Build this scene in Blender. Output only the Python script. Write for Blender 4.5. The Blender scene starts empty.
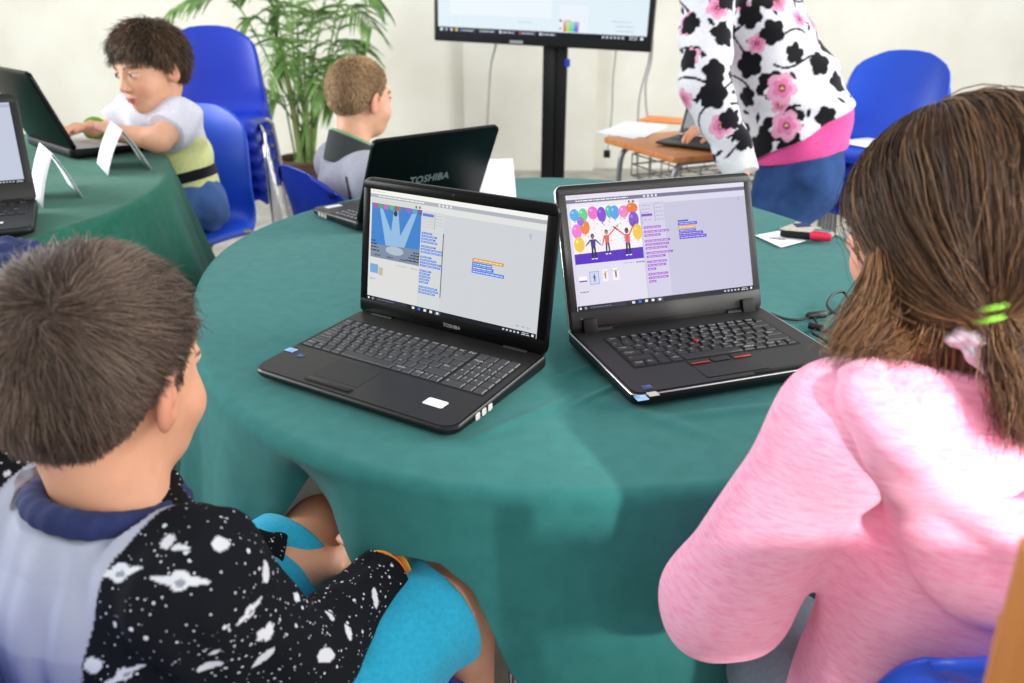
import bpy, bmesh, math, random
import numpy as np
from mathutils import Vector, Matrix
random.seed(7); rng = np.random.default_rng(7)
scn = bpy.context.scene; COL = scn.collection
PI = math.pi; F32 = np.float32
# ------------------------------------------------------------------ camera
FPX, PITCH, ROLL, CAMH = 800.0, 0.410921, 0.004073, 1.3003
_cp, _sp = math.cos(PITCH), math.sin(PITCH)
_fw = np.array([0, _cp, -_sp]); _up0 = np.array([0, _sp, _cp]); _rt0 = np.array([1., 0, 0])
_rt = math.cos(ROLL)*_rt0 + math.sin(ROLL)*_up0; _up = -math.sin(ROLL)*_rt0 + math.cos(ROLL)*_up0
CAMP = np.array([0, 0, CAMH])
def _ray(x, y): return _fw + _rt*(x-512)/FPX + _up*(341.5-y)/FPX
def W(x, y, d): return CAMP + _ray(x, y)*d                         # pixel at a distance along the view axis
def atz(x, y, z): d = _ray(x, y); return CAMP + d*(z-CAMH)/d[2]    # pixel on a level plane
def aty(x, y, Y): d = _ray(x, y); return CAMP + d*Y/d[1]
cam = bpy.data.cameras.new('camera'); co = bpy.data.objects.new('camera', cam); COL.objects.link(co)
co.matrix_world = Matrix(((_rt[0], _up[0], -_fw[0], 0), (_rt[1], _up[1], -_fw[1], 0), (_rt[2], _up[2], -_fw[2], CAMH), (0, 0, 0, 1)))
cam.sensor_width = 36; cam.lens = FPX/1024*36; cam.clip_start = .02
cam.dof.use_dof = True; cam.dof.focus_distance = 1.22; cam.dof.aperture_fstop = 4.5
scn.camera = co
# ------------------------------------------------------------------ materials
def srgb(r, g, b):
    f = lambda c: (c/255/12.92 if c/255 <= .04045 else ((c/255+.055)/1.055)**2.4)
    return (f(r), f(g), f(b), 1)
class NT:
    def __init__(s, name):
        s.m = bpy.data.materials.new(name); s.m.use_nodes = True; s.t = s.m.node_tree; s.t.nodes.clear()
        s.out = s.n('ShaderNodeOutputMaterial'); s.b = s.n('ShaderNodeBsdfPrincipled'); s.l(s.b, 'BSDF', s.out, 'Surface')
    def n(s, typ, **kw):
        x = s.t.nodes.new(typ)
        for k, v in kw.items():
            if hasattr(x, k): setattr(x, k, v)
            else: x.inputs[k].default_value = v
        return x
    def l(s, a, ao, b, bi): s.t.links.new(a.outputs[ao], b.inputs[bi])
def mat(name, c=(128,128,128), rough=.5, metal=0, spec=.5, c2=None, nscale=20, detail=4, bump=0, bscale=None, attr=None, emit=0,
        stretch=None, sheen=0, coat=0, alpha=1, trans=0, ramp=(.35,.65), sss=0, weave=0):
    t = NT(name); b = t.b
    b.inputs['Roughness'].default_value = rough; b.inputs['Metallic'].default_value = metal
    b.inputs['Specular IOR Level'].default_value = spec
    b.inputs['Sheen Weight'].default_value = sheen; b.inputs['Coat Weight'].default_value = coat
    b.inputs['Coat Roughness'].default_value = .08
    b.inputs['Transmission Weight'].default_value = trans
    if sss:
        b.inputs['Subsurface Weight'].default_value = sss; b.inputs['Subsurface Scale'].default_value = .01
        b.inputs['Subsurface Radius'].default_value = (1, .35, .2)
    tc = t.n('ShaderNodeTexCoord'); mp = t.n('ShaderNodeMapping'); t.l(tc, 'Object', mp, 'Vector')
    if stretch: mp.inputs['Scale'].default_value = stretch
    col = None
    if attr:
        a = t.n('ShaderNodeAttribute', attribute_name=attr); col = (a, 'Color')
    if c2 or attr:
        nz = t.n('ShaderNodeTexNoise'); nz.inputs['Scale'].default_value = nscale; nz.inputs['Detail'].default_value = detail
        t.l(mp, 'Vector', nz, 'Vector')
        r = t.n('ShaderNodeValToRGB'); r.color_ramp.elements[0].position, r.color_ramp.elements[1].position = ramp
        if attr:
            lo = .86 if not c2 else c2
            r.color_ramp.elements[0].color = (lo, lo, lo, 1); r.color_ramp.elements[1].color = (1, 1, 1, 1)
            t.l(nz, 'Fac', r, 'Fac')
            mx = t.n('ShaderNodeMix', data_type='RGBA', blend_type='MULTIPLY'); mx.inputs[0].default_value = 1
            t.l(a, 'Color', mx, 6); t.l(r, 'Color', mx, 7); col = (mx, 2)
        else:
            r.color_ramp.elements[0].color = srgb(*c); r.color_ramp.elements[1].color = srgb(*c2)
            t.l(nz, 'Fac', r, 'Fac'); col = (r, 'Color')
    if col: t.l(col[0], col[1], b, 'Base Color')
    else: b.inputs['Base Color'].default_value = srgb(*c)
    if emit:
        b.inputs['Emission Strength'].default_value = emit
        if col: t.l(col[0], col[1], b, 'Emission Color')
        else: b.inputs['Emission Color'].default_value = srgb(*c)
    if bump:
        nb = t.n('ShaderNodeTexNoise'); nb.inputs['Scale'].default_value = bscale or nscale*3; nb.inputs['Detail'].default_value = 3
        t.l(mp, 'Vector', nb, 'Vector')
        bp = t.n('ShaderNodeBump'); bp.inputs['Strength'].default_value = bump; bp.inputs['Distance'].default_value = .002
        t.l(nb, 'Fac', bp, 'Height'); t.l(bp, 'Normal', b, 'Normal')
    return t.m
M = {}
M['wall'] = mat('plaster_cream', (232,230,219), .9, spec=.2, c2=(224,221,208), nscale=3, bump=.15, bscale=60)
M['floor'] = mat('stone_floor', (150,146,138), .55, c2=(180,176,167), nscale=7, detail=8)
M['trim'] = mat('grey_baseboard', (120,120,120), .5, c2=(130,130,128))
M['cloth'] = mat('green_cloth', (45,110,107), .92, spec=.12, c2=(50,117,113), nscale=35, bump=.25, bscale=900, sheen=.1)
M['clothd'] = mat('dark_green_cloth', (36,98,80), .92, spec=.12, c2=(42,106,87), nscale=35, bump=.2, bscale=900, sheen=.1)
M['blk'] = mat('black_plastic', (11,11,12), .38, spec=.4, c2=(14,14,15), nscale=200)
M['blkm'] = mat('matt_black', (13,13,14), .6, spec=.3, c2=(17,17,18), nscale=150)
M['glossblk'] = mat('gloss_black', (4,4,5), .3, spec=.16, c2=(5,5,6), nscale=50)
M['palm_rest'] = mat('charcoal_palm_rest', (24,22,22), .34, metal=.2, c2=(29,27,26), nscale=300)
M['think'] = mat('matt_charcoal', (18,17,17), .46, c2=(22,21,20), nscale=300)
M['keyt'] = mat('grey_keys', (46,46,50), .42, c2=(52,52,55), nscale=90)
M['keyl'] = mat('black_keys', (10,10,11), .42, c2=(14,14,14), nscale=90)
M['legend'] = mat('key_legend', (150,150,150), .6, c2=(160,160,160))
M['silver'] = mat('silver_metal', (190,190,192), .3, metal=.9, c2=(200,200,200))
M['lightgrey'] = mat('light_grey_plastic', (196,196,190), .45, c2=(205,204,198))
M['chrome'] = mat('chrome', (205,205,208), .15, metal=1, c2=(212,212,214))
M['greytube'] = mat('grey_tube', (135,136,138), .35, metal=.6, c2=(150,150,150))
M['white'] = mat('white_paper', (238,238,243), .8, spec=.2, c2=(244,244,247), nscale=8)
M['red'] = mat('red_rubber', (190,30,30), .6, c2=(200,40,36))
M['blue'] = mat('blue_plastic', (17,48,172), .36, spec=.5, c2=(20,53,180), nscale=4, bump=.08, bscale=500)
M['blue2'] = mat('bright_blue_plastic', (22,76,205), .36, spec=.5, c2=(26,82,212), nscale=4, bump=.08, bscale=500)
M['navyp'] = mat('dark_blue_plastic', (18,40,150), .4, c2=(22,46,160), nscale=4)
M['wood'] = mat('orange_beech', (206,134,70), .4, c2=(186,112,54), nscale=6, stretch=(1,12,1), detail=8)
M['woodd'] = mat('brown_beech', (168,104,46), .4, c2=(188,122,58), nscale=6, stretch=(12,1,1), detail=8)
M['leaf'] = mat('palm_leaf', (70,112,44), .45, c2=(128,166,86), nscale=9)
M['stem'] = mat('palm_stem', (120,140,70), .6, c2=(150,150,100), nscale=12)
M['pot'] = mat('dark_wicker', (66,48,34), .8, c2=(92,70,48), nscale=60, bump=.5)
M['soil'] = mat('soil', (52,40,30), 1, c2=(70,54,40), nscale=80)
M['skin'] = mat('skin', rough=.5, spec=.35, attr='Col', nscale=40, c2=.93, sss=.12)
M['hair'] = mat('hair', rough=.42, spec=.4, attr='Col', nscale=30, c2=.85)
M['fabric'] = mat('fabric', rough=.92, spec=.1, attr='Col', nscale=160, c2=.86, bump=.25, bscale=700, sheen=.15)
M['screen'] = mat('screen_picture', rough=.25, attr='Col', c2=.98, nscale=2, emit=1.0)
_sb = M['screen'].node_tree.nodes['Principled BSDF']; _sb.inputs['Specular IOR Level'].default_value = .15
M['screen'].node_tree.links.remove(_sb.inputs['Base Color'].links[0]); _sb.inputs['Base Color'].default_value = (.004, .004, .005, 1)
M['cord'] = mat('black_cord', (18,18,20), .5, c2=(24,24,26))
M['gcord'] = mat('grey_cord', (150,150,146), .5, c2=(165,164,160))
M['tvblk'] = mat('tv_black', (9,9,11), .35, c2=(12,12,14))
M['hilite'] = mat('pink_red_plastic', (226,32,78), .35, c2=(232,40,84))
M['blueled'] = mat('blue_plug', (30,60,190), .4, c2=(40,70,200))
M['navy'] = mat('navy_cloth', (32,42,86), .9, c2=(38,50,98), nscale=60, bump=.3)
M['orange'] = mat('orange_card', (236,140,70), .7, c2=(240,150,84))
M['white2'] = mat('white_sticker', (235,235,238), .5, c2=(225,225,230), nscale=60)
M['stickb'] = mat('blue_sticker', (96,160,226), .4, c2=(190,214,240), nscale=90)
M['stickd'] = mat('navy_sticker', (34,50,92), .4, c2=(70,110,170), nscale=120)
M['stickg'] = mat('grey_sticker', (170,165,150), .4, c2=(200,195,180), nscale=90)
M['elastic'] = mat('green_elastic', (112,170,44), .7, c2=(130,186,60))
M['cover'] = mat('dark_logo_grey', (150,154,160), .35, metal=.6, c2=(165,168,172))
# ------------------------------------------------------------------ object helpers
def props(o, label=None, cat=None, group=None, kind=None):
    if label: o['label'] = label
    if cat: o['category'] = cat
    if group: o['group'] = group
    if kind: o['kind'] = kind
    return o
def thing(name, label, cat, loc=(0,0,0), rotz=0, group=None):
    o = bpy.data.objects.new(name, None); COL.objects.link(o); o.empty_display_size = .05
    o.location = [float(v) for v in loc]; o.rotation_euler = (0, 0, rotz)
    return props(o, label, cat, group)
def mesh_fast(name, V, Q, cols=None, smooth=True):
    V = np.asarray(V, F32); Q = np.asarray(Q, np.int32); k = Q.shape[1]
    me = bpy.data.meshes.new(name); me.vertices.add(len(V)); me.vertices.foreach_set('co', V.ravel())
    me.loops.add(Q.size); me.loops.foreach_set('vertex_index', Q.ravel())
    me.polygons.add(len(Q)); me.polygons.foreach_set('loop_start', np.arange(0, Q.size, k, dtype=np.int32))
    me.polygons.foreach_set('loop_total', np.full(len(Q), k, np.int32))
    me.update(calc_edges=True); me.validate()
    if cols is not None:
        a = me.color_attributes.new('Col', 'FLOAT_COLOR', 'POINT')
        a.data.foreach_set('color', np.c_[np.asarray(cols, F32), np.ones(len(V), F32)].ravel().astype(F32))
    if smooth: me.polygons.foreach_set('use_smooth', np.ones(len(Q), bool))
    return me
def link(name, me, m, parent=None):
    o = bpy.data.objects.new(name, me); COL.objects.link(o)
    for x in (m if isinstance(m, (list, tuple)) else [m]): me.materials.append(M[x] if isinstance(x, str) else x)
    if parent is not None: o.parent = parent
    return o
class MB:
    """collects shapes, builds ONE mesh object"""
    def __init__(s): s.v = []; s.f = []; s.mi = []; s.sm = []; s.c = []; s.T = Matrix.Identity(4); s.cur = 0; s.col = (1,1,1)
    def add(s, v, f, smooth=False):
        k = len(s.v); s.v += [tuple(s.T @ Vector(p)) for p in v]; s.f += [tuple(k+i for i in q) for q in f]
        s.mi += [s.cur]*len(f); s.sm += [smooth]*len(f); s.c += [s.col]*len(v); return s
    def box(s, lo, hi, r=0, seg=2):
        lo, hi = Vector(lo), Vector(hi)
        bm = bmesh.new(); bmesh.ops.create_cube(bm, size=1)
        d = hi-lo; c = (hi+lo)/2
        for v in bm.verts: v.co = Vector((v.co.x*d.x, v.co.y*d.y, v.co.z*d.z))+c
        if r: bmesh.ops.bevel(bm, geom=list(bm.edges), offset=min(r, .49*min(d)), segments=seg, affect='EDGES', profile=.5)
        return s.bm(bm, r > 0)
    def bm(s, bm, smooth=False):
        bm.verts.index_update(); s.add([v.co.copy() for v in bm.verts], [[v.index for v in f.verts] for f in bm.faces], smooth); bm.free(); return s
    def slab(s, pts, z0, z1, r=0, seg=2):
        """extruded outline (x,y), all edges rounded by r"""
        bm = bmesh.new(); vs = [bm.verts.new((x, y, z0)) for x, y in pts]; f = bm.faces.new(vs)
        e = bmesh.ops.extrude_face_region(bm, geom=[f]); top = [g for g in e['geom'] if isinstance(g, bmesh.types.BMVert)]
        for v in top: v.co.z = z1
        bmesh.ops.recalc_face_normals(bm, faces=bm.faces)
        if r:
            ed = [x for x in bm.edges if abs(x.verts[0].co.z-x.verts[1].co.z) < 1e-7]
            bmesh.ops.bevel(bm, geom=ed, offset=r, segments=seg, affect='EDGES', profile=.5)
        return s.bm(bm, r > 0)
    def tube(s, pts, r, n=8, closed=False, cap=True):
        P = [Vector(p) for p in pts]; R = r if isinstance(r, (list, tuple)) else [r]*len(P); v = []; f = []; N = len(P); pu = None
        for i, p in enumerate(P):
            a = P[(i-1) % N] if (closed or i > 0) else p; b = P[(i+1) % N] if (closed or i < N-1) else p
            t = (b-a).normalized()
            u = (pu - t*pu.dot(t)) if pu is not None else t.orthogonal()
            if u.length < 1e-6: u = t.orthogonal()
            u.normalize(); w = t.cross(u); pu = u
            for j in range(n):
                an = 2*PI*j/n; v.append(p+(u*math.cos(an)+w*math.sin(an))*R[i])
        for i in range(N if closed else N-1):
            for j in range(n): f.append((i*n+j, i*n+(j+1) % n, ((i+1) % N)*n+(j+1) % n, ((i+1) % N)*n+j))
        if cap and not closed: f.append(tuple(range(n))[::-1]); f.append(tuple((N-1)*n+j for j in range(n)))
        return s.add(v, f, True)
    def lathe(s, prof, n=32, c=(0,0,0)):
        v = []; f = []
        for (r, z) in prof:
            for j in range(n): a = 2*PI*j/n; v.append((c[0]+r*math.cos(a), c[1]+r*math.sin(a), c[2]+z))
        for i in range(len(prof)-1):
            for j in range(n): f.append((i*n+j, i*n+(j+1) % n, (i+1)*n+(j+1) % n, (i+1)*n+j))
        f.append(tuple(range(n))[::-1]); f.append(tuple((len(prof)-1)*n+j for j in range(n)))
        return s.add(v, f, True)
    def quad(s, a, b, c, d): return s.add([a, b, c, d], [(0, 1, 2, 3)])
    def build(s, name, m, parent=None, attr=False):
        me = bpy.data.meshes.new(name); me.from_pydata(s.v, [], s.f); me.update()
        o = link(name, me, m, parent)
        me.polygons.foreach_set('material_index', s.mi); me.polygons.foreach_set('use_smooth', s.sm)
        if attr:
            a = me.color_attributes.new('Col', 'FLOAT_COLOR', 'POINT')
            a.data.foreach_set('color', np.array([(*c, 1) for c in s.c], F32).ravel())
        if any(s.sm):
            try: me.set_sharp_from_angle(angle=math.radians(40))
            except Exception: pass
        return o
def spline(pts, n=8, closed=False):
    P = [np.array(p, float) for p in pts]; N = len(P); out = []
    for i in range(N if closed else N-1):
        g = lambda k: P[k % N] if closed else P[min(max(k, 0), N-1)]
        a, b, c, d = g(i-1), g(i), g(i+1), g(i+2)
        for k in range(n):
            t = k/n; out.append(.5*((2*b)+(c-a)*t+(2*a-5*b+4*c-d)*t*t+(3*b-a-3*c+d)*t**3))
    if not closed: out.append(P[-1])
    return [tuple(map(float, p)) for p in out]
_gl = {}
def text_shape(s, size, bold=False):
    """flat lettering as (verts, faces), baseline at origin, width returned"""
    key = (s, bold)
    if key not in _gl:
        cu = bpy.data.curves.new('t', 'FONT'); cu.body = s; cu.size = 1; cu.resolution_u = 2; cu.offset = .02 if bold else 0
        o = bpy.data.objects.new('t', cu); COL.objects.link(o); dg = bpy.context.evaluated_depsgraph_get(); dg.update()
        me = o.evaluated_get(dg).to_mesh(); V = [tuple(v.co) for v in me.vertices]; Fc = [tuple(p.vertices) for p in me.polygons]
        o.evaluated_get(dg).to_mesh_clear(); bpy.data.objects.remove(o); bpy.data.curves.remove(cu); _gl[key] = (V, Fc)
    V, Fc = _gl[key]; w = max((v[0] for v in V), default=0)*size
    return [(v[0]*size, v[1]*size, 0) for v in V], Fc, w
def rrect(x0, y0, x1, y1, r, n=5):
    out = []
    for cx, cy, a0 in ((x1-r, y1-r, 0), (x0+r, y1-r, 90), (x0+r, y0+r, 180), (x1-r, y0+r, 270)):
        for k in range(n+1): a = math.radians(a0+90*k/n); out.append((cx+r*math.cos(a), cy+r*math.sin(a)))
    return out
def copy_tree(o, parent=None):
    c = o.copy(); COL.objects.link(c)
    if parent is not None: c.parent = parent
    for ch in list(o.children): copy_tree(ch, c)
    return c
# ------------------------------------------------------------------ implicit surfaces
def smin(a, b, k):
    h = np.clip(.5+.5*(b-a)/k, 0, 1); return b+(a-b)*h-k*h*(1-h)
def smax(a, b, k): return -smin(-a, -b, k)
A_ = lambda v: np.asarray(v, F32)
def cone(a, b, ra, rb, n=None, fl=1.0):
    a, b = A_(a), A_(b); d = b-a; L2 = float(d@d)+1e-12; nn = A_(n)/np.linalg.norm(n) if n is not None else None
    def f(P):
        q = P-a; h = np.clip(q@d/L2, 0, 1)[:, None]; w = q-h*d
        if nn is not None: w = w+(w@nn)[:, None]*nn*(fl-1)
        return np.sqrt((w*w).sum(1))-(ra+(rb-ra)*h[:, 0])
    f.lo = np.minimum(a, b)-max(ra, rb); f.hi = np.maximum(a, b)+max(ra, rb); return f
def ell(c, r, R=None):
    c, r = A_(c), A_(r)
    def f(P):
        q = P-c
        if R is not None: q = q@A_(R)
        k0 = np.sqrt(((q/r)**2).sum(1)); k1 = np.sqrt(((q/(r*r))**2).sum(1))+1e-9
        return k0*(k0-1)/k1
    m = float(r.max()); f.lo = c-m; f.hi = c+m; return f
def union(items):
    """items: (sdf, blend) in order, blend < 0 carves"""
    def f(P):
        d = None
        for g, k in items:
            e = g(P)
            if d is None: d = e
            elif k >= 0: d = smin(d, e, max(k, 1e-4))
            else: d = smax(d, -e, -k)
        return d.astype(F32)
    f.lo = np.min([g.lo for g, k in items if k >= 0], 0); f.hi = np.max([g.hi for g, k in items if k >= 0], 0); return f
def chunked(f, P, n=400000):
    return np.concatenate([f(P[i:i+n]) for i in range(0, len(P), n)]) if len(P) else np.zeros(0, F32)
def surface(f, h, pad=.02, B=8, proj=1):
    lo = A_(f.lo)-pad; hi = A_(f.hi)+pad
    nb = np.ceil((hi-lo)/(h*B)).astype(int)+1; n = nb*B
    g = np.stack(np.meshgrid(*[np.arange(k) for k in nb], indexing='ij'), -1).reshape(-1, 3)
    cen = lo+(g*B+B/2)*h; dv = chunked(f, A_(cen)); keep = np.abs(dv) < B*h*1.35
    V = np.where(dv > 0, 1, -1).astype(F32).reshape(nb).repeat(B, 0).repeat(B, 1).repeat(B, 2)
    off = np.stack(np.meshgrid(*[np.arange(B)]*3, indexing='ij'), -1).reshape(-1, 3)
    for i0 in range(0, int(keep.sum()), 800):
        gi = (g[keep][i0:i0+800, None, :]*B+off[None]).reshape(-1, 3)
        V[gi[:, 0], gi[:, 1], gi[:, 2]] = chunked(f, A_(lo+gi*h))
    S = V > 0; a = slice(0, -1); b = slice(1, None)
    cnt = sum(S[x, y, z].astype(np.int8) for x in (a, b) for y in (a, b) for z in (a, b))
    cells = np.argwhere((cnt > 0) & (cnt < 8))
    cs = np.array([(i, j, k) for i in (0, 1) for j in (0, 1) for k in (0, 1)])
    cv = np.stack([V[cells[:, 0]+c[0], cells[:, 1]+c[1], cells[:, 2]+c[2]] for c in cs], 1)
    acc = np.zeros((len(cells), 3)); m = np.zeros(len(cells))
    for i in range(8):
        for j in range(i+1, 8):
            if np.abs(cs[i]-cs[j]).sum() != 1: continue
            x = (cv[:, i] > 0) != (cv[:, j] > 0)
            t = np.where(x, cv[:, i]/np.where(x, cv[:, i]-cv[:, j], 1), 0)
            acc += np.where(x[:, None], cs[i]+(cs[j]-cs[i])*t[:, None], 0); m += x
    P = lo+(cells+acc/m[:, None])*h
    idx = np.full(cnt.shape, -1, np.int32); idx[cells[:, 0], cells[:, 1], cells[:, 2]] = np.arange(len(cells))
    Q = []
    for ax in range(3):
        s0 = [slice(None)]*3; s1 = [slice(None)]*3; s0[ax] = a; s1[ax] = b
        E = np.argwhere(S[tuple(s0)] != S[tuple(s1)]); o1, o2 = [(1, 2), (2, 0), (0, 1)][ax]
        ok = (E[:, o1] > 0) & (E[:, o2] > 0) & (E < np.array(cnt.shape)).all(1); E = E[ok]
        d1 = np.zeros(3, int); d1[o1] = 1; d2 = np.zeros(3, int); d2[o2] = 1
        q = np.stack([idx[tuple((E-x).T)] for x in (d1*0, d1, d1+d2, d2)], 1)
        fl = S[tuple(E.T)]; q[~fl] = q[~fl][:, ::-1]; Q.append(q)
    Q = np.concatenate(Q); Q = Q[(Q >= 0).all(1)]
    for _ in range(proj):
        p = A_(P); e = h*.5; d = chunked(f, p)
        G = np.stack([chunked(f, p+A_(np.eye(3)[i]*e))-chunked(f, p-A_(np.eye(3)[i]*e)) for i in range(3)], 1)/(2*e)
        st = (d/np.maximum((G*G).sum(1), .2))[:, None]*G; ln = np.linalg.norm(st, axis=1, keepdims=True)
        P = P-st*np.minimum(1, h*.6/np.maximum(ln, 1e-9))
    return P, Q
def grad(f, P, e=.002):
    G = np.stack([chunked(f, A_(P+np.eye(3)[i]*e))-chunked(f, A_(P-np.eye(3)[i]*e)) for i in range(3)], 1)
    return G/np.maximum(np.linalg.norm(G, axis=1, keepdims=True), 1e-9)
def sdf_obj(name, f, h, m, root=None, col=None, org=(0,0,0), proj=1):
    P, Q = surface(f, h, proj=proj)
    c = None
    if col is not None: c = col(P) if callable(col) else np.tile(np.array(srgb(*col)[:3]), (len(P), 1))
    me = mesh_fast(name, P-np.array(org), Q, c)
    return link(name, me, m, root)
def lin(r, g, b): return np.array(srgb(r, g, b)[:3])
def Rz(a): c, s = math.cos(a), math.sin(a); return np.array([[c,-s,0],[s,c,0],[0,0,1.]])
def Rx(a): c, s = math.cos(a), math.sin(a); return np.array([[1.,0,0],[0,c,-s],[0,s,c]])
def Ry(a): c, s = math.cos(a), math.sin(a); return np.array([[c,0,s],[0,1.,0],[-s,0,c]])
def unit(v): v = np.asarray(v, float); return v/np.linalg.norm(v)
def folds(f, amp, fr, seed=0):
    """gentle cloth wrinkles on a garment"""
    r = np.random.default_rng(seed); D = r.normal(size=(5, 3))*fr; ph = r.uniform(0, 6.28, 5)
    def g(P):
        w = 0
        for k in range(5): w = w+np.sin(P@A_(D[k])+ph[k]+1.3*np.sin(P@A_(D[(k+2) % 5])*.6))
        return f(P)+amp*w/2.2
    g.lo, g.hi = f.lo, f.hi; return g
def cut(f, planes, k=.004):
    """keep the side n.(p-o) < 0 of each plane"""
    def g(P):
        d = f(P)
        for o, n in planes: d = smax(d, (P-A_(o))@A_(unit(n)), k)
        return d.astype(F32)
    g.lo, g.hi = f.lo, f.hi; return g
def cutlocal(f, planes, rad):
    """cut only near the plane's centre (a cuff)"""
    def g(P):
        d = f(P)
        for o, n in planes:
            q = P-A_(o); e = q@A_(unit(n)); near = (q*q).sum(1) < rad*rad
            d = np.where(near, smax(d, e, .003), d)
        return d.astype(F32)
    g.lo, g.hi = f.lo, f.hi; return g
def inset(items, d):
    def mk(f):
        g = lambda P: f(P)+F32(d); g.lo, g.hi = f.lo, f.hi; return g
    return [(mk(f), k) for f, k in items]
# ------------------------------------------------------------------ people
SK = lin(226, 172, 140)
def xform(f, c, R, s, ext=.16):
    c = A_(c); R = A_(R)
    g = lambda P: (f((P-c)@R/s)*s).astype(F32)
    g.lo = c-ext*s; g.hi = c+ext*s; return g
def head_local(child=True):
    it = [(ell((0,-.012,.03), (.072,.092,.086)), .01), (ell((0,.026,-.02), (.057,.066,.085)), .03),
          (ell((0,.036,-.072), (.04,.04,.034)), .03), (ell((0,.062,-.088), (.017,.015,.013)), .015),
          (ell((.034,.052,-.036), (.026,.026,.024)), .02), (ell((-.034,.052,-.036), (.026,.026,.024)), .02),
          (cone((-.028,.079,.022), (.028,.079,.022), .011, .011), .014)]
    for s in (-1, 1): it.append((ell((s*.031,.101,.005), (.019,.018,.011)), -.012))
    for s in (-1, 1): it.append((ell((s*.031,.0775,.005), (.0125,.0125,.0125)), .002))
    it += [(cone((0,.087,.008), (0,.103,-.028), .006, .0095), .009), (ell((.009,.093,-.032), (.008,.009,.006)), .006), (ell((-.009,.093,-.032), (.008,.009,.006)), .006),
           (ell((0,.0895,-.0555), (.021,.008,.0052)), .005), (ell((0,.087,-.0645), (.018,.008,.0062)), .005), (cone((-.02,.0935,-.0598), (.02,.0935,-.0598), .0016, .0016), -.002)]
    for s in (-1, 1):
        R = Rz(s*.35)@Ry(s*.12)@Rx(-.18)
        it.append((ell((s*.0765,-.008,-.004), (.0085,.02,.032), R), .006))
        it.append((ell((s*.083,-.003,-.002), (.006,.011,.019), R), -.004))
        it.append((ell((s*.079,-.006,-.002), (.004,.006,.011), R), .004))
    f = union(it); f.lo = A_((-.1,-.12,-.12)); f.hi = A_((.1,.13,.13)); return f
HEADL = head_local()
class Head:
    def __init__(s, c, yaw, pitch=0, roll=0, sc=1.0):
        s.c = np.array(c, float); s.R = Rz(yaw)@Rx(pitch)@Ry(roll); s.s = sc; s.f = xform(HEADL, s.c, s.R, sc, .14)
    def loc(s, P): return (P-s.c)@s.R/s.s
    def wor(s, p): return np.array(p)*s.s@s.R.T+s.c
def skin_cols(P, H, tone=(226,172,140), brow=(70,48,34), iris=(60,40,26), lip=(196,110,100)):
    C = np.tile(lin(*tone), (len(P), 1)); q = H.loc(P)
    def mixin(mask, col): C[:] = C*(1-mask[:, None])+lin(*col)*mask[:, None]
    sm = lambda d, w: np.clip(.5-d/w, 0, 1)
    near = (np.abs(q) < .15).all(1)
    x, y, z = q.T
    for s in (-1, 1):
        mixin(near*sm(np.sqrt((x-s*.04)**2+(z+.032)**2)-.02, .025)*(y > .03)*.35, (222,132,112))
        ex = x-s*.031
        eye = np.sqrt((ex/.0118)**2+((z-.0035)/.0050)**2)-1
        mixin(near*sm(eye, .25)*(y > .07), (232,226,220))
        mixin(near*sm(np.sqrt((ex-.001)**2+(z-.003)**2)-.0066, .0015)*sm(eye, .2)*(y > .07), iris)
        mixin(near*sm(np.abs(z-.0045-.0052*np.sqrt(np.clip(1-(ex/.014)**2, 0, 1)))-.0014, .002)*(np.abs(ex) < .0135)*(y > .06), (60,40,32))
        mixin(near*sm(np.abs(z-.0255+.25*np.abs(ex)**1.5*8)-.0035, .004)*(np.abs(ex) < .02)*(y > .05)*.85, brow)
    mixin(near*sm(np.sqrt((x/.021)**2+((z+.06)/.0095)**2)-1, .3)*(y > .075), lip)
    ear = near*sm(np.abs(np.abs(x)-.078)-.012, .01)*(np.abs(y+.008) < .03)*(np.abs(z) < .04)
    mixin(ear*.4, (222,130,104))
    return C
def hand(w, d, n, t, s=1.0, curl=.5, spread=.006):
    w, d, n, t = np.array(w, float), unit(d), unit(n), unit(t)
    it = [(cone(w-d*.01*s, w+d*.07*s, .021*s, .033*s, n, 2.1), .012*s), (cone(w-d*.03*s, w+d*.02*s, .02*s, .023*s, n, 1.25), .015*s)]
    for i, L in enumerate((.064, .072, .067, .052)):
        p = w+d*(.082-.004*abs(i-1.3))*s+t*(.026-.0175*i)*s; a = curl*.35
        for k, (fr, r0, r1) in enumerate(((.45, .0086, .0078), (.32, .0077, .007), (.23, .0069, .0058))):
            v = unit(d*math.cos(a)-n*math.sin(a)+t*spread*(1.5-i)*8); e = p+v*L*fr*s
            it.append((cone(p, e, r0*s, r1*s), .003*s if k else .006*s)); p = e; a += curl*.75
    p = w+d*.02*s+t*.022*s
    for k, (L, r0, r1) in enumerate(((.034, .013, .0105), (.026, .0098, .0085), (.02, .0083, .0068))):
        v = unit(d*(.55+.2*k)+t*(.75-.3*k)-n*(.35+.1*k)); e = p+v*L*s; it.append((cone(p, e, r0*s, r1*s), .008*s if k == 0 else .003*s)); p = e
    return it
def foot(an, fwd, s=1.0):
    an = np.array(an, float); fwd = unit(fwd)
    return [(cone(an, an-np.array([0,0,.045*s])+fwd*.01, .036*s, .034*s), .02), (cone(an+np.array([0,0,-.048*s])-fwd*.03*s, an+np.array([0,0,-.055*s])+fwd*.13*s, .034*s, .03*s), .02)]
def shoes(o, org, feet, col):
    for an, fwd in feet:
        an = np.array(an, float); fwd = unit(fwd); dn = np.array([0,0,1.])
        f = union([(cone(an-dn*.01, an-dn*.045+fwd*.01, .044, .043), .02), (cone(an-dn*.048-fwd*.032, an-dn*.052+fwd*.135, .041, .036, dn, .9), .02)])
        sdf_obj('shoe', cut(f, [((0,0,.004), (0,0,-1)), (an+dn*.015, dn)], .003), .005, 'fabric', o, col, org)
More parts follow.
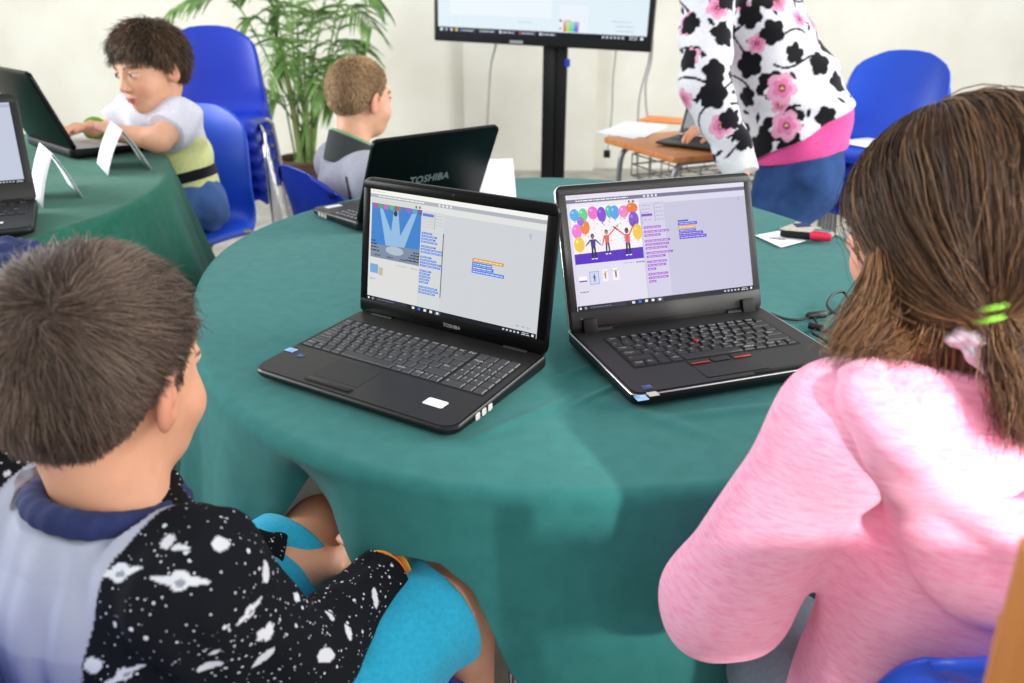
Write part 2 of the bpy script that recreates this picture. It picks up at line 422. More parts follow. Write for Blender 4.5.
def tri_strands(PT, rad):
    """PT (n,S,3) paths, rad (n,S) -> vertices and quads of three-sided tapering strands"""
    n, S, _ = PT.shape
    T = np.gradient(PT, axis=1); T /= np.maximum(np.linalg.norm(T, axis=2, keepdims=True), 1e-9)
    ref = rng.normal(size=(n, 1, 3)); U = np.cross(T, ref); U /= np.maximum(np.linalg.norm(U, axis=2, keepdims=True), 1e-9); Wv = np.cross(T, U)
    V = np.stack([PT+(U*math.cos(a)+Wv*math.sin(a))*rad[..., None] for a in (0, 2*PI/3, 4*PI/3)], 2)
    idx = np.arange(n*S*3).reshape(n, S, 3)
    Q = np.stack([np.stack([idx[:, :-1, j], idx[:, :-1, (j+1) % 3], idx[:, 1:, (j+1) % 3], idx[:, 1:, j]], -1) for j in range(3)], 2)
    return V.reshape(-1, 3), Q.reshape(-1, 4)
def grow(f, P, flow, L, S, lift, jit, off=.001, grav=0):
    """grow hair along a flow over a head's surface"""
    pts = [P.copy()]; p = P.copy(); Lr = np.asarray(L)[:, None]/S; J = rng.normal(size=p.shape)*jit
    for k in range(S):
        N = grad(f, p); v = flow(p, k/S); v = v-(v*N).sum(1, keepdims=True)*N; v /= np.maximum(np.linalg.norm(v, axis=1, keepdims=True), 1e-6)
        d = v+N*(lift*(1-k/S)-.05)+J+rng.normal(size=p.shape)*jit*.35+np.array([0, 0, -grav*k/S]); d /= np.linalg.norm(d, axis=1, keepdims=True)
        p = p+d*Lr; e = chunked(f, A_(p)); p = p+N*np.maximum(0, off-e)[:, None]; pts.append(p.copy())
    return np.stack(pts, 1)
def strands_obj(name, paths, r0, cols, m, root, org, base=None, basecol=None, tip=.25):
    n, S, _ = paths.shape; rad = r0*np.linspace(1, tip, S)[None, :]*rng.uniform(.7, 1.3, (n, 1))
    V, Q = tri_strands(paths, rad); Cc = np.repeat(cols, S*3, 0)
    if base is not None:
        bv, bq = base; Q = np.concatenate([Q, bq+len(V)]); V = np.concatenate([V, bv]); Cc = np.concatenate([Cc, np.tile(basecol, (len(bv), 1)) if basecol.ndim == 1 else basecol])
    return link(name, mesh_fast(name, V-np.array(org), Q, Cc), m, root)
def hairline(q, front=.066, temple=.04, ear=.018, behind=-.035, nape=-.072):
    """how far a point of a head lies above the hair line"""
    phi = np.degrees(np.arctan2(q[:, 1]+.012, np.abs(q[:, 0])))
    return q[:, 2]-np.interp(phi, [-90, -55, -25, 0, 12, 45, 90], [nape, nape+.004, behind, ear, ear-.012, temple, front])
def short_hair(root, org, H, dark, light, n, length, S=6, r0=.0006, crown=(.0,-.055,.1), swirl=.6, fringe=.02, cap=.006, line={}, lift=.4, jit=.22, grain=None, nape_len=.35, h=.004, clumpk=.018):
    f0 = H.f
    def capf(P):
        q = H.loc(P); hl = hairline(q, **line)
        return np.maximum(ell((0,-.012,.03), (.0725,.0925,.0865))(A_(q))*H.s-cap*H.s*np.clip(.4+hl/.05, .15, 1), -hl*H.s*.8).astype(F32)
    capf.lo = A_(H.c-.13*H.s); capf.hi = A_(H.c+.13*H.s)
    bv, bq = surface(capf, h, proj=1)
    q = H.loc(bv); up = hairline(q, **line); ok = np.where((up > .002) & (np.linalg.norm(q-np.array([0,-.012,.03]), axis=1) > .07))[0]
    P = bv[rng.choice(ok, n)]+rng.normal(size=(n, 3))*h*.4; q = H.loc(P); up = hairline(q, **line)
    cr = np.array(crown)
    fr = (q[:, 1] > .03)
    L = length*np.clip(nape_len+up/.09, .2, 1.0)*rng.uniform(.65, 1.15, n)*H.s; L = L+fr*fringe*H.s*np.clip((q[:, 1]-.03)/.04, 0, 1)
    def flow(p, t):
        q = H.loc(p); d = q-cr; d[:, 2] -= .015
        rr = np.linalg.norm(d[:, :2], axis=1, keepdims=True)
        sw = np.stack([-d[:, 1], d[:, 0], 0*d[:, 0]], 1)*swirl*np.exp(-rr/.05)
        clump = np.stack([np.sin(q[:, 1]*190+q[:, 2]*90), np.sin(q[:, 0]*170), np.sin(q[:, 0]*150+q[:, 1]*120)], 1)*clumpk
        return (d+sw+clump+np.array([0, 0, -.02]))@H.R.T
    fc = lambda PP: np.minimum(f0(PP), capf(PP)).astype(F32)
    fc.lo, fc.hi = f0.lo, f0.hi
    paths = grow(fc, P, flow, L, S, lift, jit, off=.0012)
    t = np.clip(rng.normal(.45, .3, n)+.25*np.sin(q[:, 0]*60+q[:, 1]*45), 0, 1)[:, None]; cols = lin(*dark)*(1-t)+lin(*light)*t
    if grain is not None: cols = grain(q, cols)
    bc = np.tile(lin(*dark)*.8, (len(bv), 1))
    if grain is not None: bc = grain(H.loc(bv), bc)
    return strands_obj('hair', paths, r0*H.s, cols, 'hair', root, org, (bv, bq), bc)
def person(name, label, org, f, h, H, group=None, **ck):
    P, Q = surface(f, h)
    me = mesh_fast(name, P-np.array(org), Q, skin_cols(P, H, **ck)); o = link(name, me, 'skin'); o.location = org
    return props(o, label, 'person', group)
# ---------- the boy nearest the camera
def boy_near():
    H = Head(W(105, 380, .79), -.30, -.10, 0, 1.06)
    org = np.array([-.42, .6, 0]); fd = unit((.53,.85,0)); rt = unit((.85,-.53,0))
    N0 = W(108, 512, .80); pel = np.array([-.41,.61,.50]); shR = W(196, 562, .745); shL = W(12, 482, .86)
    shR[2] -= .026; shL[2] -= .02
    elR = np.array([-.232,.655,.632]); wrR = W(386, 572, 1.03); elL = np.array([-.47,.86,.62]); wrL = W(318, 566, 1.10)
    hipR = np.array([-.34,.55,.50]); hipL = np.array([-.47,.65,.50]); kR = W(458, 592, 1.08); kL = W(322, 532, 1.19)
    anR = np.array([-.06,.93,.085]); anL = np.array([-.27,1.12,.085]); chest = N0*.6+pel*.4+np.array([0,0,.02])
    nk = H.wor((0,-.03,-.05))
    torso = [(cone(chest, pel, .098, .105, fd, 1.25), .05), (cone(N0-np.array([0,0,.05]), chest, .075, .1, fd, 1.25), .05), (cone(shR-rt*.01, shL+rt*.01, .05, .05, fd, 1.0), .06)]
    arms = lambda r: [(cone(shR, elR, .047*r, .039*r), .04), (cone(elR, wrR, .038*r, .029*r), .02), (cone(shL, elL, .047*r, .039*r), .04), (cone(elL, wrL, .038*r, .029*r), .02)]
    legs = [(cone(hipR, kR, .074, .053), .04), (cone(hipL, kL, .074, .053), .04), (cone(kR, anR, .05, .032), .02), (cone(kL, anL, .05, .032), .02)]
    hr = hand(wrR, unit(W(362,548,1.09)-wrR), (.5,-.3,.8), (-.6,.1,.75), .8, .7)
    hl = hand(wrL, unit(W(362,556,1.08)-wrL), (0,-.4,1), (.4,.9,.1), .8, .6)
    body = union([(H.f, .01), (cone(nk, N0+fd*.012, .047, .052), .022)]+inset(torso, .028)+arms(.85)+legs+hr+hl+foot(anR, (.05,.9,0))+foot(anL, (0,1,0)))
    _sh = [(anR, (.05,.9,0)), (anL, (0,1,0))]
    o = person('person', 'boy in the black planet-print top with short dark brown hair, seen from behind', org, body, .0034, H, tone=(232,172,138))
    short_hair(o, org, H, (70,54,44), (150,128,112), 24000, .032, S=7, r0=.0005, fringe=.045, lift=.26, jit=.16, cap=.010, crown=(.035,-.088,.068), nape_len=.22, clumpk=.009,
               line=dict(nape=-.078, behind=-.03, ear=.012, front=.06))
    shoes(o, org, _sh, (60,66,80))
    # top: starry raglan sleeves and side, pale grey back
    infl = [(cone(chest, pel-np.array([0,0,.05]), .115, .127, fd, 1.2), .05), (cone(N0-np.array([0,0,.05]), chest, .088, .115, fd, 1.2), .05), (cone(shR-rt*.02, shL+rt*.02, .056, .056), .045)]
    sleeves = [(cone(shR, elR, .062, .055), .05), (cone(elR, wrR+(wrR-elR)*.02, .054, .037), .025), (cone(shL, elL, .062, .055), .05), (cone(elL, wrL, .054, .037), .025)]
    g = folds(union(infl+sleeves+[(cone(N0-np.array([0,0,.03]), N0+np.array([0,0,.01]), .072, .066), .02)]), .0035, 38, 3)
    g = cutlocal(g, [(wrR-unit(wrR-elR)*.012, wrR-elR), (wrL-unit(wrL-elL)*.045, wrL-elL)], .085)
    g = cutlocal(g, [(N0+np.array([0,0,.014]), unit(np.array([0,0,1.])+.5*unit(nk-N0)))], .088)
    planets = [((118,570),26,10,-.1),((182,578),29,11,.08),((270,573),11,8,.9),((222,540),9,9,0),((253,612),20,7,-.35),((272,632),6,9,.2),((265,636),5,7,.2),((332,612),9,4,.9),((378,596),10,4,1.2),((330,655),16,7,-.5),((266,660),14,5,-.5),((95,668),9,8,0),((128,676),24,8,-.4),((212,668),13,6,-.1),((178,544),10,4,.1),((60,662),13,9,.3),((300,596),5,5,0),((166,538),8,8,0),((15,492),4,3,0),((8,470),3,4,0),((352,630),8,4,.9),((215,655),7,3,-.5)]
    def col(P):
        C = np.tile(lin(24,26,31), (len(P), 1)); V = np.array(P)-CAMP; z = V@_fw; px = 512+FPX*(V@_rt)/z; py = 341.5-FPX*(V@_up)/z; Nn = grad(g, P)
        for (cx, cy), a, b, an in planets:      # each printed planet lies in the tangent plane of the cloth where it sits
            k = np.where(np.hypot(px-cx, py-cy) < 4)[0]
            if not len(k): continue
            i = k[np.argmin(z[k])]; sc = z[i]/FPX; n = Nn[i]; ux = unit(_rt-n*(_rt@n)); vx = np.cross(ux, n)
            q = P-P[i]; near = ((q*q).sum(1) < (a*1.3*sc+.004)**2) & (Nn@n > .2); x = q@ux/sc; y = q@vx/sc
            c, s = math.cos(an), math.sin(an); u = x*c+y*s; v = -x*s+y*c
            big = a > 18
            m = (u/a)**2+(v/(b*.55 if big else b))**2 < 1
            if big: m = ((u/a)**2+(v/(b*.42))**2 < 1) | ((u/(b*.95))**2+(v/(b*.95))**2 < 1)
            C[m & near] = lin(222,224,230)
            if big: C[near & (((u-1)/(b*.5))**2+((v-2)/(b*.35))**2 < 1)] = lin(150,154,165)
        d = (P-N0)@rt; hgt = P[:, 2]
        back = (np.abs(d+.002) < .094-np.clip((.84-hgt), 0, 1)*.05) & (((P-chest)@fd) < .04)
        armd = np.minimum(sleeves[0][0](A_(P)), sleeves[1][0](A_(P)))
        C[back & (armd > .004)] = lin(176,180,196)
        return C
    pl = sdf_obj('sweatshirt', g, .0022, 'galaxy', o, col, org)
    ring = []
    for k in range(25):
        a = 2*PI*k/24; ring.append(N0+np.array([0,0,.012])+rt*math.cos(a)*.066+fd*(math.sin(a)*.062+.004)+np.array([0,0,-.02*math.sin(a)]))
    cl = union([(cone(ring[k], ring[k+1], .0125, .0125), .006) for k in range(24)])
    props(sdf_obj('collar', cl, .0035, 'navy', pl, (36,50,104), org), 'navy ribbed collar')
    s1 = union([(cone(hipR-(kR-hipR)*.1, hipR*.03+kR*.97, .088, .076), .04), (cone(hipL-(kL-hipL)*.1, hipL*.08+kL*.92, .088, .078), .05), (cone(pel+np.array([0,0,.03]), pel-np.array([0,0,.03]), .11, .1), .06)])
    s1 = cutlocal(folds(s1, .003, 40, 8), [(hipR*.08+kR*.92, kR-hipR), (hipL*.13+kL*.87, kL-hipL)], .1)
    s1 = cut(s1, [((0,0,.446), (0,0,-1))], .01)
    sdf_obj('shorts', s1, .004, 'fabric', o, (50,178,214), org)
    b = MB()
    for i, (cc, off) in enumerate((((240,150,40), .0), ((236,120,60), .006), ((200,190,70), .011))):
        p = wrR+unit(wrR-elR)*(-.004+off); u = unit(np.cross(wrR-elR, (0,0,1))); v = unit(np.cross(u, wrR-elR)); b.col = tuple(lin(*cc))
        b.tube([Vector(p+(u*math.cos(a)+v*math.sin(a))*.0315-org) for a in np.linspace(0, 2*PI, 25)[:-1]], .0026, 6, closed=True)
    props(b.build('bracelet', 'fabric', o, attr=True), 'orange and yellow loop bracelets')
    return o
def galaxy_mat():
    t = NT('galaxy_print_jersey'); b = t.b; b.inputs['Roughness'].default_value = .9; b.inputs['Specular IOR Level'].default_value = .1
    a = t.n('ShaderNodeAttribute', attribute_name='Col'); tc = t.n('ShaderNodeTexCoord'); last = None
    sep = t.n('ShaderNodeSeparateColor'); t.l(a, 'Color', sep, 'Color')
    for sc, th in ((95, .24), (200, .28)):
        vo = t.n('ShaderNodeTexVoronoi'); vo.inputs['Scale'].default_value = sc; t.l(tc, 'Object', vo, 'Vector')
        rs = t.n('ShaderNodeSeparateColor'); t.l(vo, 'Color', rs, 'Color')
        m = t.n('ShaderNodeMath', operation='MULTIPLY'); m.inputs[1].default_value = th; t.l(rs, 'Red', m, 0)
        l = t.n('ShaderNodeMath', operation='LESS_THAN'); t.l(vo, 'Distance', l, 0); t.l(m, 'Value', l, 1)
        g = t.n('ShaderNodeMath', operation='GREATER_THAN'); g.inputs[1].default_value = .42; t.l(rs, 'Green', g, 0)
        x = t.n('ShaderNodeMath', operation='MULTIPLY'); t.l(l, 'Value', x, 0); t.l(g, 'Value', x, 1)
        if last is None: last = x
        else:
            y = t.n('ShaderNodeMath', operation='MAXIMUM'); t.l(last, 'Value', y, 0); t.l(x, 'Value', y, 1); last = y
    dk = t.n('ShaderNodeMath', operation='LESS_THAN'); dk.inputs[1].default_value = .1; t.l(sep, 'Red', dk, 0)
    z = t.n('ShaderNodeMath', operation='MULTIPLY'); t.l(last, 'Value', z, 0); t.l(dk, 'Value', z, 1)
    mx = t.n('ShaderNodeMix', data_type='RGBA'); t.l(z, 'Value', mx, 0); t.l(a, 'Color', mx, 6); mx.inputs[7].default_value = srgb(215,218,226)
    t.l(mx, 2, b, 'Base Color'); return t.m
M['galaxy'] = galaxy_mat()
# ---------- the girl in the pink hoodie
def girl():
    H = Head(W(950, 230, .80), .60, -.1, 0, 1.0)
    org = np.array([.44,.66,0]); fd = unit((-.12,1,0)); rt = unit((1,.12,0))
    N0 = W(975, 378, .80); pel = np.array([.46,.63,.51]); shL = W(842, 425, .775); shR = N0*2-shL; shR[2] = shL[2]
    elL = W(722, 598, .86); wrL = np.array([.30,.775,.625]); elR = shR+np.array([.1,-.02,-.23]); wrR = elR+np.array([-.11,.12,-.06])
    hipL = np.array([.37,.66,.5]); hipR = np.array([.52,.67,.5]); kL = np.array([.33,1.02,.52]); kR = np.array([.55,1.04,.52])
    anL = np.array([.34,1.1,.085]); anR = np.array([.55,1.12,.085]); chest = N0*.55+pel*.45
    nk = H.wor((0,-.03,-.05))
    torso = [(cone(chest, pel, .1, .105, fd, 1.2), .05), (cone(N0-np.array([0,0,.05]), chest, .075, .1, fd, 1.2), .05), (cone(shR, shL, .045, .045), .06)]
    arms = [(cone(shR, elR, .042, .036), .04), (cone(elR, wrR, .035, .027), .02), (cone(shL, elL, .042, .036), .04), (cone(elL, wrL, .035, .027), .02)]
    legs = [(cone(hipR, kR, .074, .055), .04), (cone(hipL, kL, .074, .055), .04), (cone(kR, anR, .05, .034), .02), (cone(kL, anL, .05, .034), .02)]
    body = union([(H.f, .01), (cone(nk, N0, .046, .05), .022)]+inset(torso, .028)+arms+legs+hand(wrL, (.1,.7,-.4), (0,.3,1), (.9,-.1,0), .82, .5)+hand(wrR, (-.7,.2,-.35), (0,.1,1), (-1,0,0), .82, .5)+foot(anR, (0,1,0))+foot(anL, (0,1,0)))
    o = person('person', 'girl in the pink hooded top with long brown hair, seen from behind', org, body, .0034, H, tone=(228,168,142))
    shoes(o, org, [(anL, (0,1,0)), (anR, (0,1,0))], (230,228,232))
    # hooded top
    up = np.array([0,0,1.])
    base = [(cone(chest, pel-up*.05-rt*.02, .124, .152, fd, 1.2), .05), (cone(N0-up*.05, chest, .09, .122, fd, 1.15), .05), (cone(shR, shL, .058, .058), .06),
            (cone(shL, elL, .062, .058), .045), (cone(elL, wrL, .056, .04), .03), (cone(shR, elR, .062, .058), .045), (cone(elR, wrR, .056, .04), .03),
            (cone(N0-up*.03, N0+up*.02, .075, .066), .02)]
    g = folds(union(base), .0048, 30, 5)
    g = cutlocal(g, [(wrL, wrL-elL), (wrR, wrR-elR)], .07); g = cut(g, [(N0+up*.03, up)])
    hd = sdf_obj('hooded_top', g, .0042, 'hoodie', o, None, org)
    bk = -fd
    def gd(x, y):
        ds = np.linspace(.5, 1.0, 300); v = chunked(g, A_(np.array([W(x, y, d) for d in ds]))); k = np.where(v < 0)[0]
        return float(ds[k[0]]) if len(k) else .80
    on = lambda x, y, e: W(x, y, gd(x, y)-e)
    rim = [np.array(p) for p in spline([on(878,366,-.012), on(862,380,-.004), on(872,408,.006), on(905,448,.014), on(952,496,.018), on(1003,530,.02), on(1058,505,.018), on(1105,440,.012), on(1130,380,.006)], 5)]
    hood = [(cone(rim[k], rim[k+1], .017, .017), .006) for k in range(len(rim)-1)]
    low = [np.array(p) for p in spline([on(862,402,-.018), on(886,442,-.014), on(912,502,-.006), on(945,566,-.002), on(1004,598,-.002), on(1070,560,-.004), on(1125,490,-.006)], 5)]
    hood += [(cone(low[k], low[k+1], .02, .02), .02) for k in range(len(low)-1)]
    bk_ = bk
    for k in range(2, 11):
        a = rim[int(k*(len(rim)-1)/12)]; b_ = low[int(k*(len(low)-1)/12)]; hood.append((cone(a-bk*.014, b_, .016, .02), .02))
    hf = folds(union(hood), .0035, 34, 9)
    sdf_obj('hood', hf, .0036, 'hoodie', hd, None, org)
    sk = union([(cone(hipR-(kR-hipR)*.1, kR, .086, .066), .04), (cone(hipL-(kL-hipL)*.1, kL, .086, .066), .04), (cone(kR, anR, .064, .05), .02), (cone(kL, anL, .064, .05), .02), (cone(pel, pel-up*.02, .11, .1), .06)])
    sdf_obj('jeans', folds(sk, .003, 40, 2), .006, 'fabric', o, (128,138,150), org)
    # hair: gathered towards a low tie at the back, the under layer loose over the shoulders
    T = W(993, 312, .72)
    def mass(P):
        q = H.loc(P); cr = ell((0,-.014,.032), (.081,.101,.095))(A_(q))*H.s
        lowb = smin(cone(H.wor((.03,-.06,-.02)), H.wor((.035,-.075,-.115)), .052, .045)(P), cone(H.wor((-.035,-.03,-.02)), H.wor((-.05,-.035,-.13)), .05, .032)(P), .03)
        lowb = smin(lowb, cone(H.wor((-.01,-.055,-.02)), H.wor((-.01,-.065,-.12)), .055, .048)(P), .03)
        hl = hairline(q, front=.06, temple=.035, ear=-.03, behind=-.1, nape=-.2)
        return smin(np.maximum(cr, -hl*.8), lowb, .03).astype(F32)
    mass.lo = A_(H.c-.24); mass.hi = A_(H.c+.15)
    bv, bq = surface(mass, .004)
    allf = union([(mass, 0), (g, 0)]) if False else (lambda PP: np.minimum(mass(PP), g(PP)))
    def depth(x, y):
        ds = np.linspace(.5, 1.15, 400); v = chunked(allf, A_(np.array([W(x, y, d) for d in ds]))); k = np.where(v < 0)[0]
        return float(ds[k[0]]) if len(k) else .76
    T = W(993, 312, depth(993, 312)-.010)
    n = 22000; q = H.loc(bv); ok = np.where((q[:, 2] > -.03) & (hairline(q, front=.06, temple=.035, ear=-.03, behind=-.1, nape=-.2) > .002))[0]
    P = bv[rng.choice(ok, n)]+rng.normal(size=(n, 3))*.002
    q = H.loc(P)
    loose = (rng.random(n) < np.where(q[:, 2] < .02, .8, .06)) & (q[:, 1] < .01)
    part = np.array([.0,.03,.125])
    def flow(p, t):
        q = H.loc(p); d = q-part; d = d/np.maximum(np.linalg.norm(d, axis=1, keepdims=True), 1e-6)
        away = d@H.R.T; to = T-p; to /= np.maximum(np.linalg.norm(to, axis=1, keepdims=True), 1e-6)
        w = np.clip(.25+t*1.1, 0, 1)
        wave = np.stack([np.sin(q[:, 2]*95+q[:, 1]*40), np.sin(q[:, 2]*70+q[:, 0]*90), 0*q[:, 0]], 1)*.12
        down = away*.5*(1-w)+np.array([-.06,-.03,-1])+wave*1.2
        return np.where(loose[:, None], down, away*(1-w)*.8+to*w+wave*.6)
    dist = np.linalg.norm(P-T, axis=1)
    L = np.where(loose, rng.uniform(.09, .2, n), np.clip(dist*1.12, .05, .24))
    paths = grow(mass, P, flow, L, 11, .06, .05, off=.0015, grav=.15)
    def lock(pts, n, r0, r1, lift=.004, wob=.004):
        C_ = np.array(spline([W(x, y, depth(x, y)-lift-e) for x, y, e in pts], 5)); S_ = 12
        C_ = C_[np.linspace(0, len(C_)-1, S_).round().astype(int)]; s_ = np.linspace(0, 1, S_)[None, :, None]
        o1 = rng.normal(size=(n, 1, 3))*.55; o2 = o1*.7+rng.normal(size=(n, 1, 3))*.4
        prof = np.sin(np.clip(s_*1.15+.18, 0, 1)*PI*.5)
        q = C_[None]+o1*r0*(1-s_)*prof+o2*r1*s_+np.sin(s_*9+rng.uniform(0, 6, (n, 1, 1)))*rng.normal(size=(n, 1, 3))*wob*s_
        return q
    T2 = W(1012, 400, depth(1012, 400)-.012)
    LK = [lock([(893,236,0),(925,272,.002),(962,298,.004),(993,313,.004)], 800, .016, .006), lock([(915,205,0),(948,255,.004),(978,292,.006),(994,312,.004)], 700, .018, .006),
          lock([(900,262,0),(930,290,.002),(965,312,.004),(985,330,.004)], 600, .014, .012), lock([(876,252,-.002),(872,290,0),(858,322,.004),(840,344,.008)], 650, .012, .016),
          lock([(890,268,0),(888,305,0),(872,328,.004),(856,346,.006)], 650, .014, .016), lock([(908,285,0),(905,318,.002),(896,340,.006),(880,352,.008)], 500, .014, .014),
          lock([(930,300,0),(928,325,.004),(922,342,.008),(915,350,.01)], 400, .014, .012), lock([(985,120,0),(1004,190,.002),(1008,255,.006),(996,312,.004)], 800, .018, .006),
          lock([(1030,150,0),(1034,220,.002),(1022,275,.006),(998,312,.004)], 700, .02, .006), lock([(994,313,.006),(1004,345,.012),(1014,385,.014),(1024,425,.012)], 1100, .012, .018, wob=.008), lock([(998,318,.006),(1016,350,.01),(1030,390,.012),(1040,430,.01)], 700, .012, .018, wob=.008)]
    paths = np.concatenate([paths]+LK); tail = np.concatenate(LK)
    m = len(paths); qq = np.concatenate([q, H.loc(tail[:, 4])])
    def hcol(q, t0):
        t = np.clip(t0-.22*np.clip((q[:, 2]-.055)/.05, 0, 1)+.14*np.sin(q[:, 0]*75+q[:, 1]*30)+.12*np.sin(q[:, 0]*190+q[:, 1]*120)+.45*np.clip((q[:, 0]+.03)/.06, 0, 1)*np.clip((.1-q[:, 2])/.05, 0, 1), 0, 1)[:, None]  # last term: sunlight on her right side put into the hair colour as gold
        return lin(60,41,28)*(1-t)+lin(180,132,88)*t
    cols = hcol(qq, rng.normal(.34, .2, m))
    strands_obj('hair', paths, .00065, cols, 'hair', o, org, (bv, bq), hcol(H.loc(bv), .36+0*bv[:, 0]))
    b = MB()
    for k in range(2):
        c = T+np.array([-.004,-.002,.006-.011*k]); ax = unit((T2-T)); u = unit(np.cross(ax, (0,1,0))); v = np.cross(ax, u)
        b.tube([Vector(c+(u*math.cos(a)*.0125+v*math.sin(a)*.0125)-org) for a in np.linspace(0, 2*PI, 21)[:-1]], .0034, 7, closed=True)
    props(b.build('hair_tie', 'elastic', o), 'lime green hair tie')
    sd = lambda x, y, k: W(x, y, depth(x, y)-k)
    sc = union([(cone(sd(968,338,.008), sd(982,356,.006), .012, .011), .008), (cone(sd(956,334,.004), sd(972,342,.008), .010, .012), .008), (cone(sd(984,340,.006), sd(990,358,.004), .010, .008), .008)])
    props(sdf_obj('scarf', folds(sc, .0045, 150, 4), .0022, 'fabric', o, (214,204,216), org), 'crumpled pale lilac scarf at the nape')
    return o
M['hoodie'] = mat('pink_heather_jersey', (249,182,206), .92, spec=.1, c2=(243,148,184), nscale=110, detail=6, stretch=(.6,.6,4), bump=.3, bscale=500, sheen=.15, ramp=(.38,.72))
# ---------- the boy typing at the table by the wall
def boy_wall():
    s = 1.22; H = Head(W(151, 70, 2.72), math.radians(150), -.14, .05, s)
    N0 = W(160, 107, 2.80); pel = W(194, 203, 2.92); org = np.array([pel[0], pel[1], 0]); fd = unit((-.72,-.69,0)); lf = unit((.69,-.72,0)); up = np.array([0,0,1.])
    shL = W(182, 121, 2.74); shR = W(130, 115, 2.93); elL = W(158, 140, 2.62); wrL = W(116, 133, 2.62); elR = W(106, 132, 2.92); wrR = W(92, 128, 2.74)
    chest = N0*.55+pel*.45; nk = H.wor((0,-.03,-.05))
    hipL = pel+lf*.08; hipR = pel-lf*.08; kL = hipL+fd*.36+up*.02; kR = hipR+fd*.36+up*.02; anL = np.array([kL[0], kL[1], .09]); anR = np.array([kR[0], kR[1], .09])
    torso = [(cone(chest, pel, .105, .115, fd, 1.2), .05), (cone(N0-up*.06, chest, .085, .11, fd, 1.2), .05), (cone(shR, shL, .05, .05), .06)]
    arms = [(cone(shR, elR, .046, .038), .04), (cone(elR, wrR, .037, .026), .02), (cone(shL, elL, .046, .04), .04), (cone(elL, wrL, .039, .027), .02)]
    legs = [(cone(hipL, kL, .075, .06), .04), (cone(hipR, kR, .075, .06), .04), (cone(kL, anL, .055, .038), .02), (cone(kR, anR, .055, .038), .02)]
    body = union([(H.f, .01), (cone(nk, N0, .055, .06), .025)]+inset(torso, .028)+arms+legs+hand(wrL, unit(W(100,124,2.66)-wrL), (0,-.2,1), (-.5,.8,0), .95, .45)+hand(wrR, unit(W(74,127,2.66)-wrR), (0,-.2,1), (-.6,-.8,0), .95, .4)+foot(anL, fd)+foot(anR, fd))
    o = person('person', 'boy in white and lime T-shirt typing at the black laptop by the wall', org, body, .0046, H, tone=(228,174,142))
    short_hair(o, org, H, (52,38,28), (122,94,70), 7000, .04, S=7, r0=.0011, fringe=.02, lift=.5, jit=.24, cap=.011, nape_len=.45, line=dict(front=.062, temple=.036, ear=.008, behind=-.04, nape=-.07), swirl=.3, crown=(0,-.05,.11))
    g = union([(cone(chest, pel-up*.06, .122, .135, fd, 1.15), .05), (cone(N0-up*.06, chest, .1, .124, fd, 1.15), .05), (cone(shR, shL, .062, .062), .06),
               (cone(shL, shL*.35+elL*.65, .066, .068), .04), (cone(shR, shR*.35+elR*.65, .066, .066), .04), (cone(N0-up*.03, N0+up*.02, .08, .072), .03)])
    g = cutlocal(folds(g, .006, 26, 6), [(shL*.36+elL*.64, elL-shL), (shR*.36+elR*.64, elR-shR)], .1); g = cutlocal(g, [(N0+up*.035, up+.3*unit(nk-N0))], .1); g = cut(g, [(N0+(pel-N0)*.9, pel-N0)])
    shoes(o, org, [(anL, fd), (anR, fd)], (70,74,84))
    def col(P):
        ax = unit(pel-N0); t = (P-N0)@ax/np.linalg.norm(pel-N0); C = np.tile(lin(226,226,238), (len(P), 1))
        slv = np.minimum(cone(shL, elL, .066, .066)(A_(P)), cone(shR, elR, .066, .066)(A_(P))) < .006
        C[(t > .36) & ~(slv & (t < .55))] = lin(236,240,168)
        st = (t > .665) & (t < .745); C[st] = lin(178,186,190)
        return C
    sh = sdf_obj('t_shirt', g, .0046, 'fabric', o, col, org)
    ax = unit(pel-N0); c0 = N0+(pel-N0)*.705; ring = []
    bt = union([(cone(chest, pel-up*.06, .128, .141, fd, 1.15), .05), (cone(N0-up*.06, chest, .1, .128, fd, 1.15), .05)])
    bt = cut(folds(bt, .006, 26, 6), [(c0-ax*.018, -ax), (c0+ax*.018, ax), (c0+lf*.03, -lf+fd*.3)], .003)
    props(sdf_obj('waist_strap', bt, .0046, 'fabric', sh, (30,32,36), org), 'black strap round the waist')
    j = union([(cone(hipL, kL, .085, .072), .04), (cone(hipR, kR, .085, .072), .04), (cone(kL, anL, .066, .052), .02), (cone(kR, anR, .066, .052), .02), (cone(pel, pel-up*.01, .105, .1), .06)])
    sdf_obj('jeans', folds(j, .004, 34, 3), .007, 'fabric', o, (78,112,172), org)
    b = MB(); p = wrR*.8+elR*.2; d = unit(wrR-elR); u = unit(np.cross(d, up)); v = np.cross(d, u)
    b.tube([Vector(p+(u*math.cos(a)+v*math.sin(a))*.034-org) for a in np.linspace(0, 2*PI, 21)[:-1]], .008, 7, closed=True)
    props(b.build('wristband', 'elastic', o), 'green wristband')
    return o
